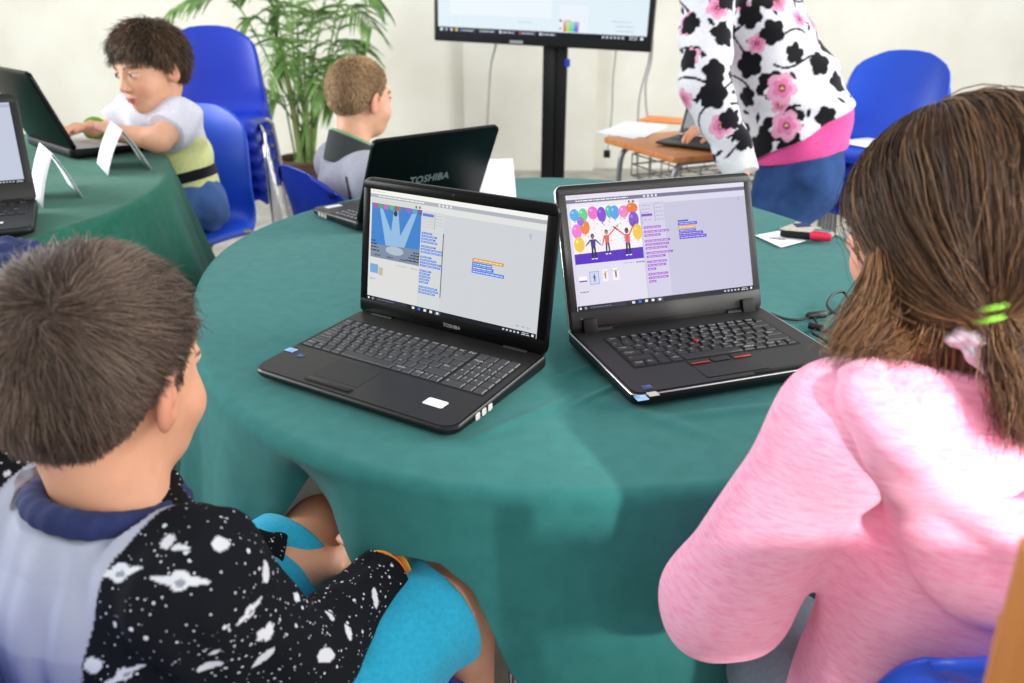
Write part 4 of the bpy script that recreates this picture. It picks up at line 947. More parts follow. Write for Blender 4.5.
def laptop(label, q, z, w, d, h0, h1, lidh, lidt, basem, topm, lidm, keym, yh, zh, edge=None, group=None, rad=.016, rows=None, kb=None, numpad=None, legend=None, lidr=.014, bez=None, screen=None, sw=.345, sh=.194, sb=.03, bezm='glossblk', fr=0):
    t = thing('laptop', label, 'laptop', (q[0], q[1], z), q[2], group)
    top = lambda y: h0+(h1-h0)*y/d
    pts = rrect(-w/2, -fr, w/2, d, rad, 6)
    rings = [(.010, .0035, 0), (.003, .006, 0), (.0, .011, 0), (.0, None, .004), (.002, None, .001), (.006, None, 0)]
    V = []
    for ins, zz, dz in rings:
        for (x, y) in pts:
            cx = x*(1-2*ins/w); cy = d/2+(y-d/2)*(1-2*ins/d); V.append((cx, cy, zz if zz is not None else top(cy)-dz))
    n = len(pts); F = [(i*n+j, i*n+(j+1) % n, (i+1)*n+(j+1) % n, (i+1)*n+j) for i in range(len(rings)-1) for j in range(n)]+[tuple(range(n))[::-1], tuple((len(rings)-1)*n+j for j in range(n))]
    b = MB(); b.add(V, F, True)
    for sx in (-1, 1):
        for yy in (.03, d-.03): b.lathe([(.007, 0), (.007, .006)], 10, (sx*(w/2-.03), yy, 0))
    base = b.build('base', basem, t)
    if topm:
        b = MB(); pp = rrect(-w/2+.004, .004-fr, w/2-.004, d-.012, rad, 6); b.add([(x, y, top(y)+.0004) for x, y in pp], [tuple(range(len(pp)))]); b.build('palm_rest', topm, base)
    if edge:
        b = MB(); b.tube([(x, y, top(y)-.0022) for x, y in pts], .0013, 6, closed=True); b.build('edge_trim', edge, base)
    a = q[3]
    lid = None
    b = MB(); b.T = Matrix.Rotation(PI/2, 4, 'X'); b.slab(rrect(-w/2, .0, w/2, lidh, lidr, 6), -lidt, 0, .0028)
    lid = b.build('lid', lidm, t); lid.location = (0, yh, zh); lid.rotation_euler = (-a, 0, 0)
    b = MB(); b.T = Matrix.Rotation(PI/2, 4, 'X'); o = .0032
    pp = rrect(-w/2+o, o, w/2-o, lidh-o, max(lidr-o, .002), 6); n = len(pp)
    ip = [(-sw/2, sb), (sw/2, sb), (sw/2, sb+sh), (-sw/2, sb+sh)]
    f0 = MB(); x0, x1, y0, y1 = -sw/2, sw/2, sb, sb+sh
    b.box((-w/2+o, o+.004, 0), (w/2-o, y0, .0016), .0006); b.box((-w/2+o, y1, 0), (w/2-o, lidh-o-.003, .0016), .0006)
    b.box((-w/2+o, y0-.0005, 0), (x0, y1+.0005, .0016), .0006); b.box((x1, y0-.0005, 0), (w/2-o, y1+.0005, .0016), .0006)
    b.build('bezel', bezm, lid)
    b = MB(); b.T = Matrix.Rotation(PI/2, 4, 'X'); b.lathe([(.0, .0), (.0028, .0), (.0028, .002), (.0, .0022)], 12, (0, (y1+lidh)/2, 0)); b.build('webcam', 'blk', lid)
    for sx in (-1, 1):
        b = MB(); b.tube([(sx*w*.36-.022, yh+.002, zh-.001), (sx*w*.36+.022, yh+.002, zh-.001)], .0075, 12); b.build('hinge', 'blk', t)
    if screen:
        o = screen.build(lid); o.rotation_euler = (PI/2, 0, 0); o.location = (0, -.0006, sb)
    return t, base, lid, top
def plate(parent, name, m, pts, z, h=.0005, props_label=None):
    b = MB(); b.slab(pts, z, z+h, 0); o = b.build(name, m, parent)
    if props_label: o['label'] = props_label
    return o
def lettering(parent, s, size, m, mtx, label=None):
    v, f, w = text_shape(s, size, True); b = MB(); b.T = mtx; b.add([(p[0]-w/2, p[1], 0) for p in v], f); o = b.build('lettering', m, parent)
    if label: o['label'] = label
    return o
RX90 = Matrix.Rotation(PI/2, 4, 'X')
# ---- the first open laptop: block code on screen, stage with spotlights
S = Screen(.345, .194)
code_window(S, (226,228,226), (208,212,216), (176,182,190), None, None, None)
S.rect(8, 44, 320, 64, (216,218,214)); S.oval(285, 56, 5, 7, (90,120,80)); S.oval(306, 56, 6, 6, (190,80,60))
S.rect(12, 66, 318, 338, (64,132,206))
for x, c in ((20,(180,90,160)),(50,(90,170,110)),(84,(200,110,190)),(120,(110,180,120)),(158,(180,110,90)),(190,(80,130,200)),(225,(150,110,190)),(262,(90,170,200)),(292,(120,90,170))): S.poly([(x,66),(x+34,66),(x+28,92),(x+4,88)], c)
for a, b_, c, d in ((62,82,112,188),(150,178,128,208),(262,290,150,214)): S.poly([(a,90),(b_,90),(d,290),(c,290)], (150,190,224))
S.poly([(12,272),(318,258),(318,338),(12,338)], (128,142,164)); S.oval(164, 288, 56, 22, (178,192,208)); S.oval(162, 104, 12, 14, (56,58,80)); S.line(162, 66, 162, 92, 3, (60,60,70))
for k in range(4): S.dashes(14, 250+k*16, 40+k*10, (30,34,50), 6); S.dashes(280-k*14, 276+k*14, 318, (30,34,50), 6)
for k in range(3): S.dashes(40+k*80, 322, 76+k*80, (60,66,84), 5)
S.rect(12, 340, 318, 536, (222,223,220)); S.dashes(180, 356, 250, (170,172,172)); S.dashes(270, 356, 310, (150,152,152)); S.rect(14, 372, 66, 418, (120,170,220)); S.rect(70, 384, 96, 424, (196,186,150)); S.dashes(14, 446, 50, (150,150,150))
S.rect(322, 66, 452, 538, (214,217,218)); S.rect(326, 78, 392, 92, (96,130,220)); S.rect(398, 72, 400, 150, (120,122,128))
for k in range(4): S.dashes(328, 100+k*13, 390, (196,200,202), 4); S.dashes(404, 80+k*15, 448, (196,200,196), 4)
y = 168
for wds, gp in ((62,14),(92,14),(84,14),(96,22),(88,14),(126,14),(130,24),(66,14),(96,14),(126,14),(122,26),(70,14),(62,14),(66,14),(60,14),(56,24),(112,14),(118,14),(100,12)):
    S.rect(326, y, 326+wds, y+9, (70,124,222)); S.dashes(332, y+3, 320+wds, (200,216,244), 3); y += gp
S.rect(454, 160, 459, 470, (86,88,92)); S.oval(925, 100, 8, 9, (188,192,196)); S.oval(928, 112, 5, 5, (188,192,196))
S.rect(628, 246, 800, 262, (214,160,66)); S.dashes(636, 252, 790, (250,236,200), 5)
for k, w_ in enumerate((110,120,178)): S.rect(628, 264+k*18, 628+w_, 280+k*18, (74,124,226)); S.dashes(634, 270+k*18, 622+w_, (214,226,248), 5)
for k in range(3): S.dashes(890+k*30, 516, 906+k*30, (170,172,176), 6)
taskbar(S)
QT = (-.2308, 1.0422, -.5402, .1534)
T1, base, lid, top = laptop('black laptop showing a spotlit blue stage on its screen, white sticker beside its touchpad', QT, .7475, .38, .252, .020, .030, .241, .013, 'blk', 'palm_rest', 'glossblk', 'keyt', .232, .026, rad=.022, screen=S, sb=.028, lidr=.016, fr=.022)
z0 = .0005
rows_main = [[1.2,.9,1,1,5.2,1,.9,.9,.9,.9],[1.9,1,1,1,1,1,1,1,1,1,1,2.2],[1.6]+[1]*11+[1.4],[1.4]+[1]*12+[1.1],[1]*13+[1.8],[1.1]+[.95]*14]
def sloped_keyboard(parent, keys, m, letters, h=.002):
    b = MB()
    for (x0, y0, x1, y1) in keys:
        i = .0012; tz = lambda y: top(y)+.0006
        b.add([(x0,y0,tz(y0)),(x1,y0,tz(y0)),(x1,y1,tz(y1)),(x0,y1,tz(y1)),(x0+i,y0+i,tz(y0)+h),(x1-i,y0+i,tz(y0)+h),(x1-i,y1-i,tz(y1)+h),(x0+i,y1-i,tz(y1)+h)], [(4,5,6,7),(0,1,5,4),(1,2,6,5),(2,3,7,6),(3,0,4,7)])
    b.cur = 1
    for k, ch in letters:
        x0, y0, x1, y1 = keys[k]; v, f, w = text_shape(ch, .0078, True); b.add([(x0+.0035+p[0], y1-.0085+p[1], top(y1-.006)+h+.0009) for p in v], f)
    return b.build('keyboard', [m, 'legend'], parent)
def lettermap(keys, rows, start=0):
    out = []; k = start; words = [['Ctrl','Fn','','Alt','','AltGr','','Ctrl','<','>'], ['^']+list('<ZXCVBNM,.')+['^'], ['Caps']+list('ASDFGHJKL')+['','','Ent'], ['Tab']+list('QWERTYUIOP')+['','',''], ['\\']+list('1234567890')+['','','<-'], ['Esc']+['F%d' % i for i in range(1, 13)]+['Ins','Del']]
    for r, row in enumerate(rows):
        for j in range(len(row)):
            if j < len(words[r]) and words[r][j]: out.append((k, words[r][j]))
            k += 1
    return out
kx0, ky0 = -.180, .078; keys = key_rows(rows_main, kx0, .094, ky0, .190)
L = lettermap(keys, rows_main); n0 = len(keys)
num = key_rows([[2,1,1.02],[1,1,1,1.02],[1,1,1,1],[1,1,1,1],[1,1,1,1],[1,1,1,1]], .098, .173, ky0, .190); keys += num
for k, ch in zip(range(n0, n0+len(num)), ['0','.','','1','2','3','','4','5','6','+','7','8','9','-','Num','/','*','','','','','']): 
    if ch: L.append((k, ch))
bk = plate(base, 'keyboard_well', 'blkm', [(-.183,.075),(.176,.075),(.176,.193),(-.183,.193)], 0, .0001)
bk.data.transform(Matrix(((1,0,0,0),(0,1,0,0),(0,(.010)/.252,1,.0205),(0,0,0,1))))
sloped_keyboard(base, keys, 'keyt', L)
p0, p1 = onlap(QT, 303, 374, .772), onlap(QT, 354, 390, .772)
cx, cy = (p0[0]+p1[0])/2, (p0[1]+p1[1])/2
b = MB(); b.slab(rrect(cx-.047, cy-.0065, cx+.047, cy+.0065, .006), top(cy)-.001, top(cy)+.0009, .0006); b.cur = 1; b.slab(rrect(cx-.043, cy-.0045, cx+.043, cy+.0045, .004), top(cy), top(cy)+.0028, .001); b.build('touchpad_button', ['blkm', 'palm_rest'], base)
b = MB(); b.slab(rrect(cx-.044, cy+.013, cx+.044, .068, .003), top(.05)-.001, top(.05)+.0009, 0); tp = b.build('touchpad', 'think', base)
tp.data.transform(Matrix(((1,0,0,0),(0,1,0,0),(0,.04,1,-.04*.055),(0,0,0,1))))
cx, cy = onlap(QT, 435.5, 402.5, .770); plate(base, 'sticker', 'white2', rrect(cx-.017, cy-.010, cx+.017, cy+.010, .003), top(cy)+.0006, .0006, 'white paper sticker')
cx, cy = onlap(QT, 291, 349, .772); plate(base, 'sticker', 'stickb', rrect(cx-.009, cy-.0065, cx+.009, cy+.0065, .001), top(cy)+.0006, .0006, 'blue and white sticker')
cx, cy = onlap(QT, 301, 354.5, .772); plate(base, 'sticker', 'stickd', rrect(cx-.006, cy-.005, cx+.006, cy+.005, .001), top(cy)+.0006, .0005, 'dark sticker')
for k in range(3):
    b = MB(); y = .040+k*.016; b.slab(rrect(-.0055, -.0055, .0055, .0055, .003), 0, .0012, .0004); o = b.build('port', 'lightgrey', base); o.data.transform(Matrix.Translation((.1896, y, .0125))@Matrix.Rotation(PI/2, 4, 'Y')); o['label'] = 'pale audio socket'
lettering(lid, 'TOSHIBA', .0085, 'cover', Matrix.Translation((.012, -.0019, .0125))@RX90)
# ---- the second open laptop: children dancing under balloons
S = Screen(.345, .194)
code_window(S, (222,218,236), (200,198,222), (120,118,146), None, None, None)
S.rect(15, 44, 386, 60, (236,232,244)); S.oval(334, 52, 5, 6, (70,60,60)); S.oval(356, 52, 7, 6, (170,80,50))
S.rect(15, 60, 386, 336, (246,242,248)); S.poly([(15,286),(386,280),(386,336),(15,336)], (86,40,190))
for x, y, rx, ry, c in ((36,96,24,30,(86,170,236)),(82,98,24,32,(100,210,130)),(134,92,28,32,(240,110,206)),(180,104,24,38,(130,70,214)),(222,92,22,30,(90,190,170)),(250,98,26,34,(90,160,236)),(300,98,28,30,(240,130,200)),(346,84,32,26,(236,120,60)),(350,142,28,40,(130,80,206)),(364,204,26,40,(244,200,70)),(40,176,26,36,(240,120,214)),(84,160,26,34,(240,130,50)),(46,240,28,38,(240,200,70)),(64,128,18,22,(150,110,220))):
    S.oval(x, y, rx, ry, c); S.poly([(x-5,y+ry+7),(x+5,y+ry+7),(x,y+ry-2)], c); S.oval(x-rx*.35, y-ry*.4, rx*.22, ry*.2, tuple(min(255, v+50) for v in c))
for k in range(60): S.rect(*(lambda x, y: (x, y, x+4, y+4))(random.uniform(90, 330), random.uniform(110, 240)), random.choice(((230,120,60),(90,90,200),(240,190,60),(200,80,160))))
person_icon(S, 118, 318, 128, (150,104,80), (54,50,132), (30,28,44), ((-.16,.16),(.16,.16)))
person_icon(S, 194, 300, 124, (196,140,110), (228,98,84), (72,66,78), ((-.1,.3),(.34,-.3)))
person_icon(S, 304, 316, 140, (110,74,58), (226,96,108), (36,32,40), ((-.3,-.24),(.2,-.34)))
S.rect(15, 338, 386, 536, (226,222,238)); S.dashes(270, 350, 330, (176,172,190)); S.dashes(340, 350, 384, (120,116,136), 6)
S.rect(24, 396, 66, 416, (250,248,250)); S.rect(24, 416, 66, 422, (90,60,150)); S.rect(80, 376, 132, 440, (150,176,232)); S.rect(84, 380, 128, 436, (206,216,240)); S.rect(150, 372, 180, 430, (246,244,246)); S.rect(204, 370, 240, 430, (246,244,246))
person_icon(S, 106, 428, 40, (150,104,80), (54,50,132), (30,28,44), ((-.1,.2),(.1,.2))); person_icon(S, 165, 420, 40, (196,140,110), (228,98,84), (72,66,78), ((-.1,.2),(.2,-.2))); person_icon(S, 222, 420, 40, (110,74,58), (120,70,80), (36,32,40), ((-.3,-.24),(.2,-.3)))
S.dashes(24, 470, 74, (120,116,130), 5)
S.rect(390, 62, 520, 538, (212,208,230)); S.rect(392, 100, 394, 170, (120,116,150)); S.rect(466, 70, 468, 160, (120,116,150)); S.rect(392, 120, 452, 132, (130,60,190))
for k in range(5): S.dashes(400, 76+k*18, 446, (176,172,196), 4); S.dashes(474, 70+k*20, 516, (176,172,196), 4)
y = 182
for wds, gp in ((96,22),(140,18),(90,28),(140,18),(132,18),(120,24),(150,18),(106,26),(110,18),(104,18),(46,26),(110,18),(110,18),(40,16)):
    S.rect(398, y, 398+wds, y+11, (164,84,206)); S.dashes(404, y+4, 392+wds, (222,196,238), 4); y += gp
S.oval(955, 84, 5, 8, (176,174,196))
S.rect(590, 166, 650, 174, (90,84,190)); S.rect(590, 178, 700, 192, (80,96,220)); S.rect(590, 194, 690, 212, (222,170,90)); S.dashes(596, 200, 684, (250,230,200), 5); S.rect(592, 214, 690, 226, (80,96,220)); S.rect(592, 228, 730, 244, (104,72,214)); S.rect(592, 246, 748, 262, (104,72,214))
for yy, x1 in ((183,690),(218,680),(234,720),(252,738)): S.dashes(598, yy, x1, (206,206,246), 4)
taskbar(S)
QL = (.3525, 1.0785, .3304, .3634)
T2, base, lid, top = laptop('matt black silver-edged laptop with red pointing stick, children dancing under balloons on screen', QL, .7475, .376, .252, .026, .030, .247, .011, 'blk', 'think', 'blkm', 'keyl', .232, .028, edge='silver', rad=.014, screen=S, sb=.036, lidr=.012, bezm='think')
b = MB(); b.T = RX90; b.tube([(x, y, -.0055) for x, y in rrect(-.188, .001, .188, .2465, .012, 6)], .0017, 6, closed=True); b.build('edge_trim', 'silver', lid)
k00, k11 = onlap(QL, 634, 366, .777), onlap(QL, 759, 318, .777)
print('KB', k00, k11, onlap(QL, 791, 346, .777), onlap(QL, 607, 340, .777), onlap(QL, 694, 347, .777), onlap(QL, 690, 362, .777))
rowsL = [[1,1,1,1,5,1,1,.9,.9,.9],[2.2,1,1,1,1,1,1,1,1,1,1,2.3],[1.7]+[1]*11+[1.6],[1.5]+[1]*12+[1.1],[1]*13+[1.9],[1.1]+[.9]*15]
kx0, kx1, ky0, ky1 = -.146, .152, .080, .192
keys = key_rows(rowsL, kx0, kx1, ky0, ky1, gap=.0042)
bk = plate(base, 'keyboard_well', 'blkm', rrect(kx0-.003, ky0-.003, kx1+.003, ky1+.003, .004), 0, .0001)
bk.data.transform(Matrix(((1,0,0,0),(0,1,0,0),(0,.004/.252,1,.0266),(0,0,0,1))))
sloped_keyboard(base, keys, 'keyl', lettermap(keys, rowsL), .0024)
b = MB(); b.lathe([(.0, 0), (.0035, 0), (.0042, .004), (.0032, .0055), (0, .0058)], 14, (-.008, .134, top(.136))); b.build('pointing_stick', 'red', base)
plate(base, 'touchpad', 'think', rrect(-.058, .016, .052, .058, .003), top(.045)+.0005, .0003)
for k, (x0, x1) in enumerate(((-.060,-.024),(-.020,.012),(.016,.050))):
    b = MB(); b.slab(rrect(x0, .061, x1, .075, .002), top(.09), top(.09)+.0016, .0006); b.cur = 1
    if k != 1: b.slab(rrect(x0+.002, .061, x1-.002, .0635, .0005), top(.09)+.0012, top(.09)+.002, 0)
    b.build('touchpad_button', ['think', 'red'], base)
b = MB(); b.slab(rrect(.02, .006, .12, .0125, .002), top(.015)+.0003, top(.015)+.0014, .0004); b.build('front_ridge', 'blkm', base)
for (px, py), m, lb, w_, h_ in (((641.5,397.5),'stickb','blue and white sticker',.009,.0075),((653,393.5),'stickg','grey sticker',.008,.0065),((647,387),'stickd','dark blue sticker',.0075,.006)):
    cx, cy = onlap(QL, px, py, .775); plate(base, 'sticker', m, rrect(cx-w_, cy-h_, cx+w_, cy+h_, .001), top(cy)+.0006, .0006, lb)
lettering(lid, 'lenovo', .0095, 'cover', Matrix.Translation((-.155, -.0019, .017))@RX90)
for sx in (-1, 1):
    b = MB(); b.box((sx*.155-.013, -.010, -.004), (sx*.155+.013, .002, .022), .003); b.build('hinge_cover', 'blkm', lid)
# ---- third laptop on the round table, lid towards us
QB = (-.4034, 2.245, 3.8652, .4394)
S = Screen(.345, .194); S.rect(0, 0, 1000, 562, (214,218,222)); S.rect(0, 0, 1000, 40, (180,186,194)); taskbar(S)
T3, base, lid, top = laptop('black laptop seen from the back of its lid, in front of the fair-haired boy', QB, .7475, .38, .252, .020, .030, .241, .013, 'blk', 'palm_rest', 'glossblk', 'keyt', .232, .026, rad=.022, screen=S, sb=.028, lidr=.016)
keys = key_rows(rows_main, -.172, .098, .104, .214)+key_rows([[2,1,1.02],[1,1,1,1.02],[1,1,1,1],[1,1,1,1],[1,1,1,1],[1,1,1,1]], .102, .174, .104, .214)
sloped_keyboard(base, keys, 'keyt', [])
cx, cy = onlap(QB, 320, 203, .768); print('st', cx, cy); plate(base, 'sticker', 'white2', rrect(.115, .022, .16, .045, .003), top(.03)+.0006, .0006, 'white paper sticker')
for k in range(3):
    b = MB(); b.slab(rrect(-.0055, -.0055, .0055, .0055, .003), 0, .0012, .0004); o = b.build('port', 'lightgrey', base); o.data.transform(Matrix.Translation((.1896, .050+k*.016, .0125))@Matrix.Rotation(PI/2, 4, 'Y'))
lettering(lid, 'TOSHIBA', .030, 'cover', Matrix.Translation((.0, .0136, .102))@Matrix.Rotation(PI, 4, 'Z')@RX90)
# ---- laptops on the table by the wall
S = Screen(.36, .2); S.rect(0, 0, 1000, 562, (222,226,228)); taskbar(S)
T4, base, lid, top = laptop('large black laptop with silver palm rest, in front of the boy in the lime T-shirt', (-1.382, 2.908, 2.4, .35), .8025, .40, .262, .022, .034, .262, .014, 'blkm', 'lightgrey', 'glossblk', 'keyt', .238, .03, rad=.02, screen=S, sw=.36, sh=.2, sb=.036, lidr=.02)
sloped_keyboard(base, key_rows(rows_main, -.18, .18, .112, .22), 'lightgrey', [])
S = Screen(.345, .205); S.rect(0, 0, 1000, 562, (196,204,222)); S.rect(0, 0, 1000, 30, (170,178,198)); S.rect(860, 40, 990, 60, (176,186,206)); taskbar(S)
T5, base, lid, top = laptop('dark grey laptop near the table edge with pale lit screen and small white sticker', (-1.2155, 1.6331, .4657, .40), .8025, .36, .25, .022, .034, .262, .014, 'think', 'think', 'think', 'keyl', .236, .03, rad=.016, screen=S, sw=.325, sh=.195, sb=.045, lidr=.016, bezm='think')
sloped_keyboard(base, key_rows(rows_main, -.162, .164, .108, .212), 'keyl', lettermap(None, rows_main))
plate(base, 'sticker', 'white2', rrect(.055, .045, .12, .061, .003), top(.06)+.0006, .0006, 'white paper strip')
# ------------------------------------------------------------------ paper tents, cards, marker, lead
def tent(label, A, B, Cc, apex, z, ln=None):
    """folded card: A,B foot of the near leaf, Cc foot of the far leaf under A"""
    A, B, Cc = [np.array([*p[:2], z]) for p in (A, B, Cc)]; D = B+Cc-A; mid = (A+Cc)/2; R0 = mid+np.array([0,0,apex]); R1 = R0+(B-A); org = (A+B+Cc+D)/4
    b = MB(); n = 6
    for P0, P1 in ((A, B), (Cc, D)):
        V = []
        for k in range(n+1):
            t = k/n; bow = .006*math.sin(t*PI); o = unit(np.array([*(P0-mid)[:2], 0]))*bow
            V += [P0*(1-t)+R0*t+o-org, P1*(1-t)+R1*t+o-org]
        b.add(V, [(2*k, 2*k+1, 2*k+3, 2*k+2) for k in range(n)], True)
    o = b.build('name_card', 'white'); o.location = org; s = o.modifiers.new('thickness', 'SOLIDIFY'); s.thickness = .0006; s.offset = 0
    return props(o, label, 'paper card', 'folded paper name cards')
zt = .8015
A, B, Cc = atz(108,176,zt), atz(97,163,zt), atz(152,170,zt); tent('white folded paper tent beside the hand of the boy in lime', A, A+(B-A)*1.0, Cc, .125, zt)
A, Cc = atz(43,208,zt), atz(83,198,zt); tent('white folded paper tent behind the grey laptop', A, A+unit(np.array([-.6,.8,0]))*.2, Cc, .125, zt)
A, Cc = atz(517,209,.7485), atz(508,196,.7485); tent('white folded paper tent behind the back-turned laptop', A, A+unit(np.array([-.9,-.15,0]))*.21, Cc, .125, .7485)
def flat(name, m, pts, z, label, cat, h=.0008, extra=None):
    P = [atz(x, y, z) for x, y in pts]; c = sum(P)/len(P); b = MB(); b.slab([(p[0]-c[0], p[1]-c[1]) for p in P], 0, h, 0)
    if extra: extra(b, c)
    o = b.build(name, m); o.location = c; return props(o, label, cat)
zc = .7490
def marks(b, c):
    b.cur = 1
    for k in range(3): p = atz(772+k*5, 238.5+k*.6, zc)-c; b.box((p[0]-.008, p[1]-.003, .0009), (p[0]+.008, p[1]+.003, .0011))
flat('card', ['white','keyl'], [(755,235.5),(781,247.5),(806,241),(779,231)], zc, 'small white printed card under the pink highlighter', 'card', .0008, marks)
def patch(b, c):
    for cur, pts in ((1, [(792,224),(806,223),(812,227),(797,228)]), (2, [(815,229),(833,231),(826,235),(811,233)])):
        b.cur = cur; P = [atz(x, y, zc)-c for x, y in pts]; b.add([(p[0], p[1], .0012) for p in P], [(3,2,1,0)])
flat('leaflet', ['stickg','navy','cloth'], [(779,229),(797,222),(838,234),(822,241)], zc, 'small multicoloured leaflet beyond the white card', 'leaflet', .001, patch)
p0, p1 = atz(780,234.5,.756), atz(831,239.5,.756); ax = unit(p1-p0); Lm = np.linalg.norm(p1-p0); rz = math.atan2(ax[1], ax[0])
t = thing('highlighter', 'pink highlighter pen with black barrel lying on the white card', 'pen', p0+np.array([0,0,-.0065+.0003]), rz)
b = MB(); b.T = Matrix.Rotation(PI/2, 4, 'Y'); b.lathe([(.005,0),(.008,.004),(.0085,.02),(.009,Lm*.58),(.007,Lm*.6)], 16, (-.0095,0,0)); b.v = [(x, y*1.15, z) for x, y, z in b.v]; b.build('barrel', 'blkm', t)
b = MB(); b.T = Matrix.Rotation(PI/2, 4, 'Y'); b.lathe([(.009,Lm*.575),(.0102,Lm*.6),(.0102,Lm*.95),(.0085,Lm)], 16, (-.0105,0,0)); b.box((-.023,-.003,Lm*.62),(-.0195,.003,Lm*.93),.001); b.build('cap', 'hilite', t)
t = thing('laptop_lead', 'black laptop power lead lying tangled beside the silver-edged laptop', 'cable', (*atz(815,318,.7485)[:2], .7475))
o3 = np.array(t.location)
def lead(pts, r=.0026): b = MB(); b.tube(spline([tuple(atz(x, y, .749)-o3+np.array([0,0,zz+r])) for x, y, zz in pts], 8), r, 8); return b
lead([(770,318,.006),(785,320,.0),(800,321,.0),(812,319,.002),(826,318,.004),(838,312,.004),(846,305,.008),(842,299,.012),(832,303,.016),(826,312,.012),(835,318,.006),(852,318,0)]).build('cord', 'cord', t)
lead([(812,318,.002),(818,328,0),(812,335,.002),(822,340,0),(830,346,.0),(838,352,0)]).build('cord', 'cord', t)
lead([(822,333,.0),(838,334,0),(856,333,.0)]).build('cord', 'cord', t)
a0, a1 = atz(806,319,.7492)-o3, atz(826,317,.7492)-o3
b = MB(); b.tube([a0+np.array([0,0,.006]), a0*.9+a1*.1+np.array([0,0,.006]), a0*.1+a1*.9+np.array([0,0,.006]), a1+np.array([0,0,.006])], [.004,.0072,.0072,.004], 10); b.build('plug', 'cord', t)
p = atz(817,330,.7492)-o3; b = MB(); b.tube([p+np.array([-.012,.008,.006]), p+np.array([.006,-.008,.006])], .0065, 10); b.build('cable_clip', 'cord', t)
# ------------------------------------------------------------------ television on its post
A, B = aty(434, 40.5, 4.5), aty(650.5, 52.5, 4.12)
xa = unit(B-A); wv = float(np.linalg.norm(B-A)); nrm = unit(np.cross(xa, (0,0,1))); upv = np.cross(nrm*-1, xa)*-1; upv = upv if upv[2] > 0 else -upv
hv = wv*.585
t = thing('television', 'large black television showing a white page, on a tall black post', 'television', ((A+B)/2)*np.array([1,1,0]))
o = np.array(t.location); MT = Matrix((tuple(xa), tuple(upv), tuple(nrm))).transposed().to_4x4(); MT.translation = Vector(A-o)
if nrm@(CAMP-A) < 0: print('TV normal flipped')
b = MB(); b.T = MT; b.slab(rrect(0, 0, wv, hv, .008), -.05, 0, .006); body = b.build('casing', 'tvblk', t)
bz = .034
S = Screen(wv-2*bz*.75, hv-bz*2.2, 1000, 562)
S.rect(0, 0, 1000, 562, (228,242,250)); S.rect(0, 0, 1000, 40, (210,220,230)); S.rect(60, 60, 560, 480, (238,248,254)); S.rect(600, 420, 730, 540, (238,246,252)); S.rect(618, 490, 690, 534, (150,160,170))
for k in range(8):
    for j in range(6): S.rect(620+k*8.5, 492+j*7, 628.5+k*8.5, 499+j*7, tuple(int(255*v) for v in __import__('colorsys').hsv_to_rgb(k/9, .25+.08*j, .9)))
S.oval(604, 488, 5, 6, (40,50,60)); S.oval(604, 522, 5, 5, (120,150,200)); S.dashes(620, 484, 650, (150,160,170)); S.dashes(400, 500, 470, (196,206,214)); S.dashes(860, 500, 940, (170,190,220)); S.dashes(860, 520, 940, (170,190,220)); S.dashes(840, 480, 930, (190,200,214))
S.rect(0, 538, 1000, 562, (20,24,34))
for k in range(4): S.rect(10+k*26, 543, 24+k*26, 556, ((230,232,236),(160,170,190),(200,200,205),(236,200,70))[k])
for k in range(5): S.rect(110+k*98, 541, 196+k*98, 559, (58,64,80)); S.dashes(128+k*98, 548, 186+k*98, (214,216,222), 5); S.rect(114+k*98, 545, 124+k*98, 556, ((90,140,220),(120,190,120),(230,232,236),(210,80,70),(230,232,236))[k])
for k in range(6): S.rect(800+k*18, 545, 810+k*18, 555, (200,205,212))
S.dashes(924, 543, 960, (225,228,232)); S.dashes(924, 552, 960, (225,228,232)); S.rect(972, 543, 986, 556, (225,228,232))
so = S.build(body); so.matrix_local = MT@Matrix.Translation((wv/2, bz*1.35, .0012))
b = MB(); b.T = MT@Matrix.Translation((wv*.40, .008, .0008)); b.slab(rrect(-.035, 0, .035, .014, .002), 0, .0008); b.build('badge', 'cover', body)
pc = W(554, 100, (aty(554,100,4.42)-CAMP)@_fw)
b = MB(); b.box((pc[0]-.062-o[0], pc[1]-o[1], .03), (pc[0]+.008-o[0], pc[1]+.05-o[1], 1.5), .004); b.build('post', 'tvblk', t)
b = MB(); b.box((pc[0]+.009-o[0], pc[1]-.012-o[1], .03), (pc[0]+.066-o[0], pc[1]+.05-o[1], 1.5), .006); b.build('cable_duct', 'blk', t)
b = MB(); b.box((pc[0]-.33-o[0], pc[1]-.22-o[1], 0), (pc[0]+.33-o[0], pc[1]+.26-o[1], .03), .008); b.build('base', 'tvblk', t)
b = MB(); b.box((pc[0]-.12-o[0], pc[1]-.045-o[1], 1.18), (pc[0]+.12-o[0], pc[1]+.0-o[1], 1.5), .004); b.build('bracket', 'tvblk', t)
p = aty(567, 63, pc[1]-.03); b = MB(); b.box((p[0]-.012-o[0], pc[1]-.034-o[1], p[2]-.02), (p[0]+.016-o[0], pc[1]-.012-o[1], p[2]+.02), .004); b.build('plug', 'blueled', t)
def cable(label, pts, r=.004, end=None):
    P = spline([tuple(aty(x, y, Y)) for x, y, Y in pts], 8); bx = np.array([P[-1][0], P[-1][1], 0]); b = MB(); b.tube([tuple(np.array(p)-bx) for p in P], r, 8); 
    if end:
        t = thing('cable', label, 'cable', bx); b.build('cord', 'gcord', t); b = MB(); q = np.array(P[-1])-bx; b.box(tuple(q-np.array([.018,.012,.03])), tuple(q+np.array([.018,.012,.01])), .004); b.build('plug', 'cord', t); return t
    o = b.build('cable', 'gcord'); o.location = bx; return props(o, label, 'cable')
cable('grey cable hanging under the television, on the far side from the woman', [(497,30,4.55),(496,44,4.55),(491,65,4.56),(489,90,4.57),(487.5,121,4.58),(487,160,4.6),(484,210,4.62)], .005)
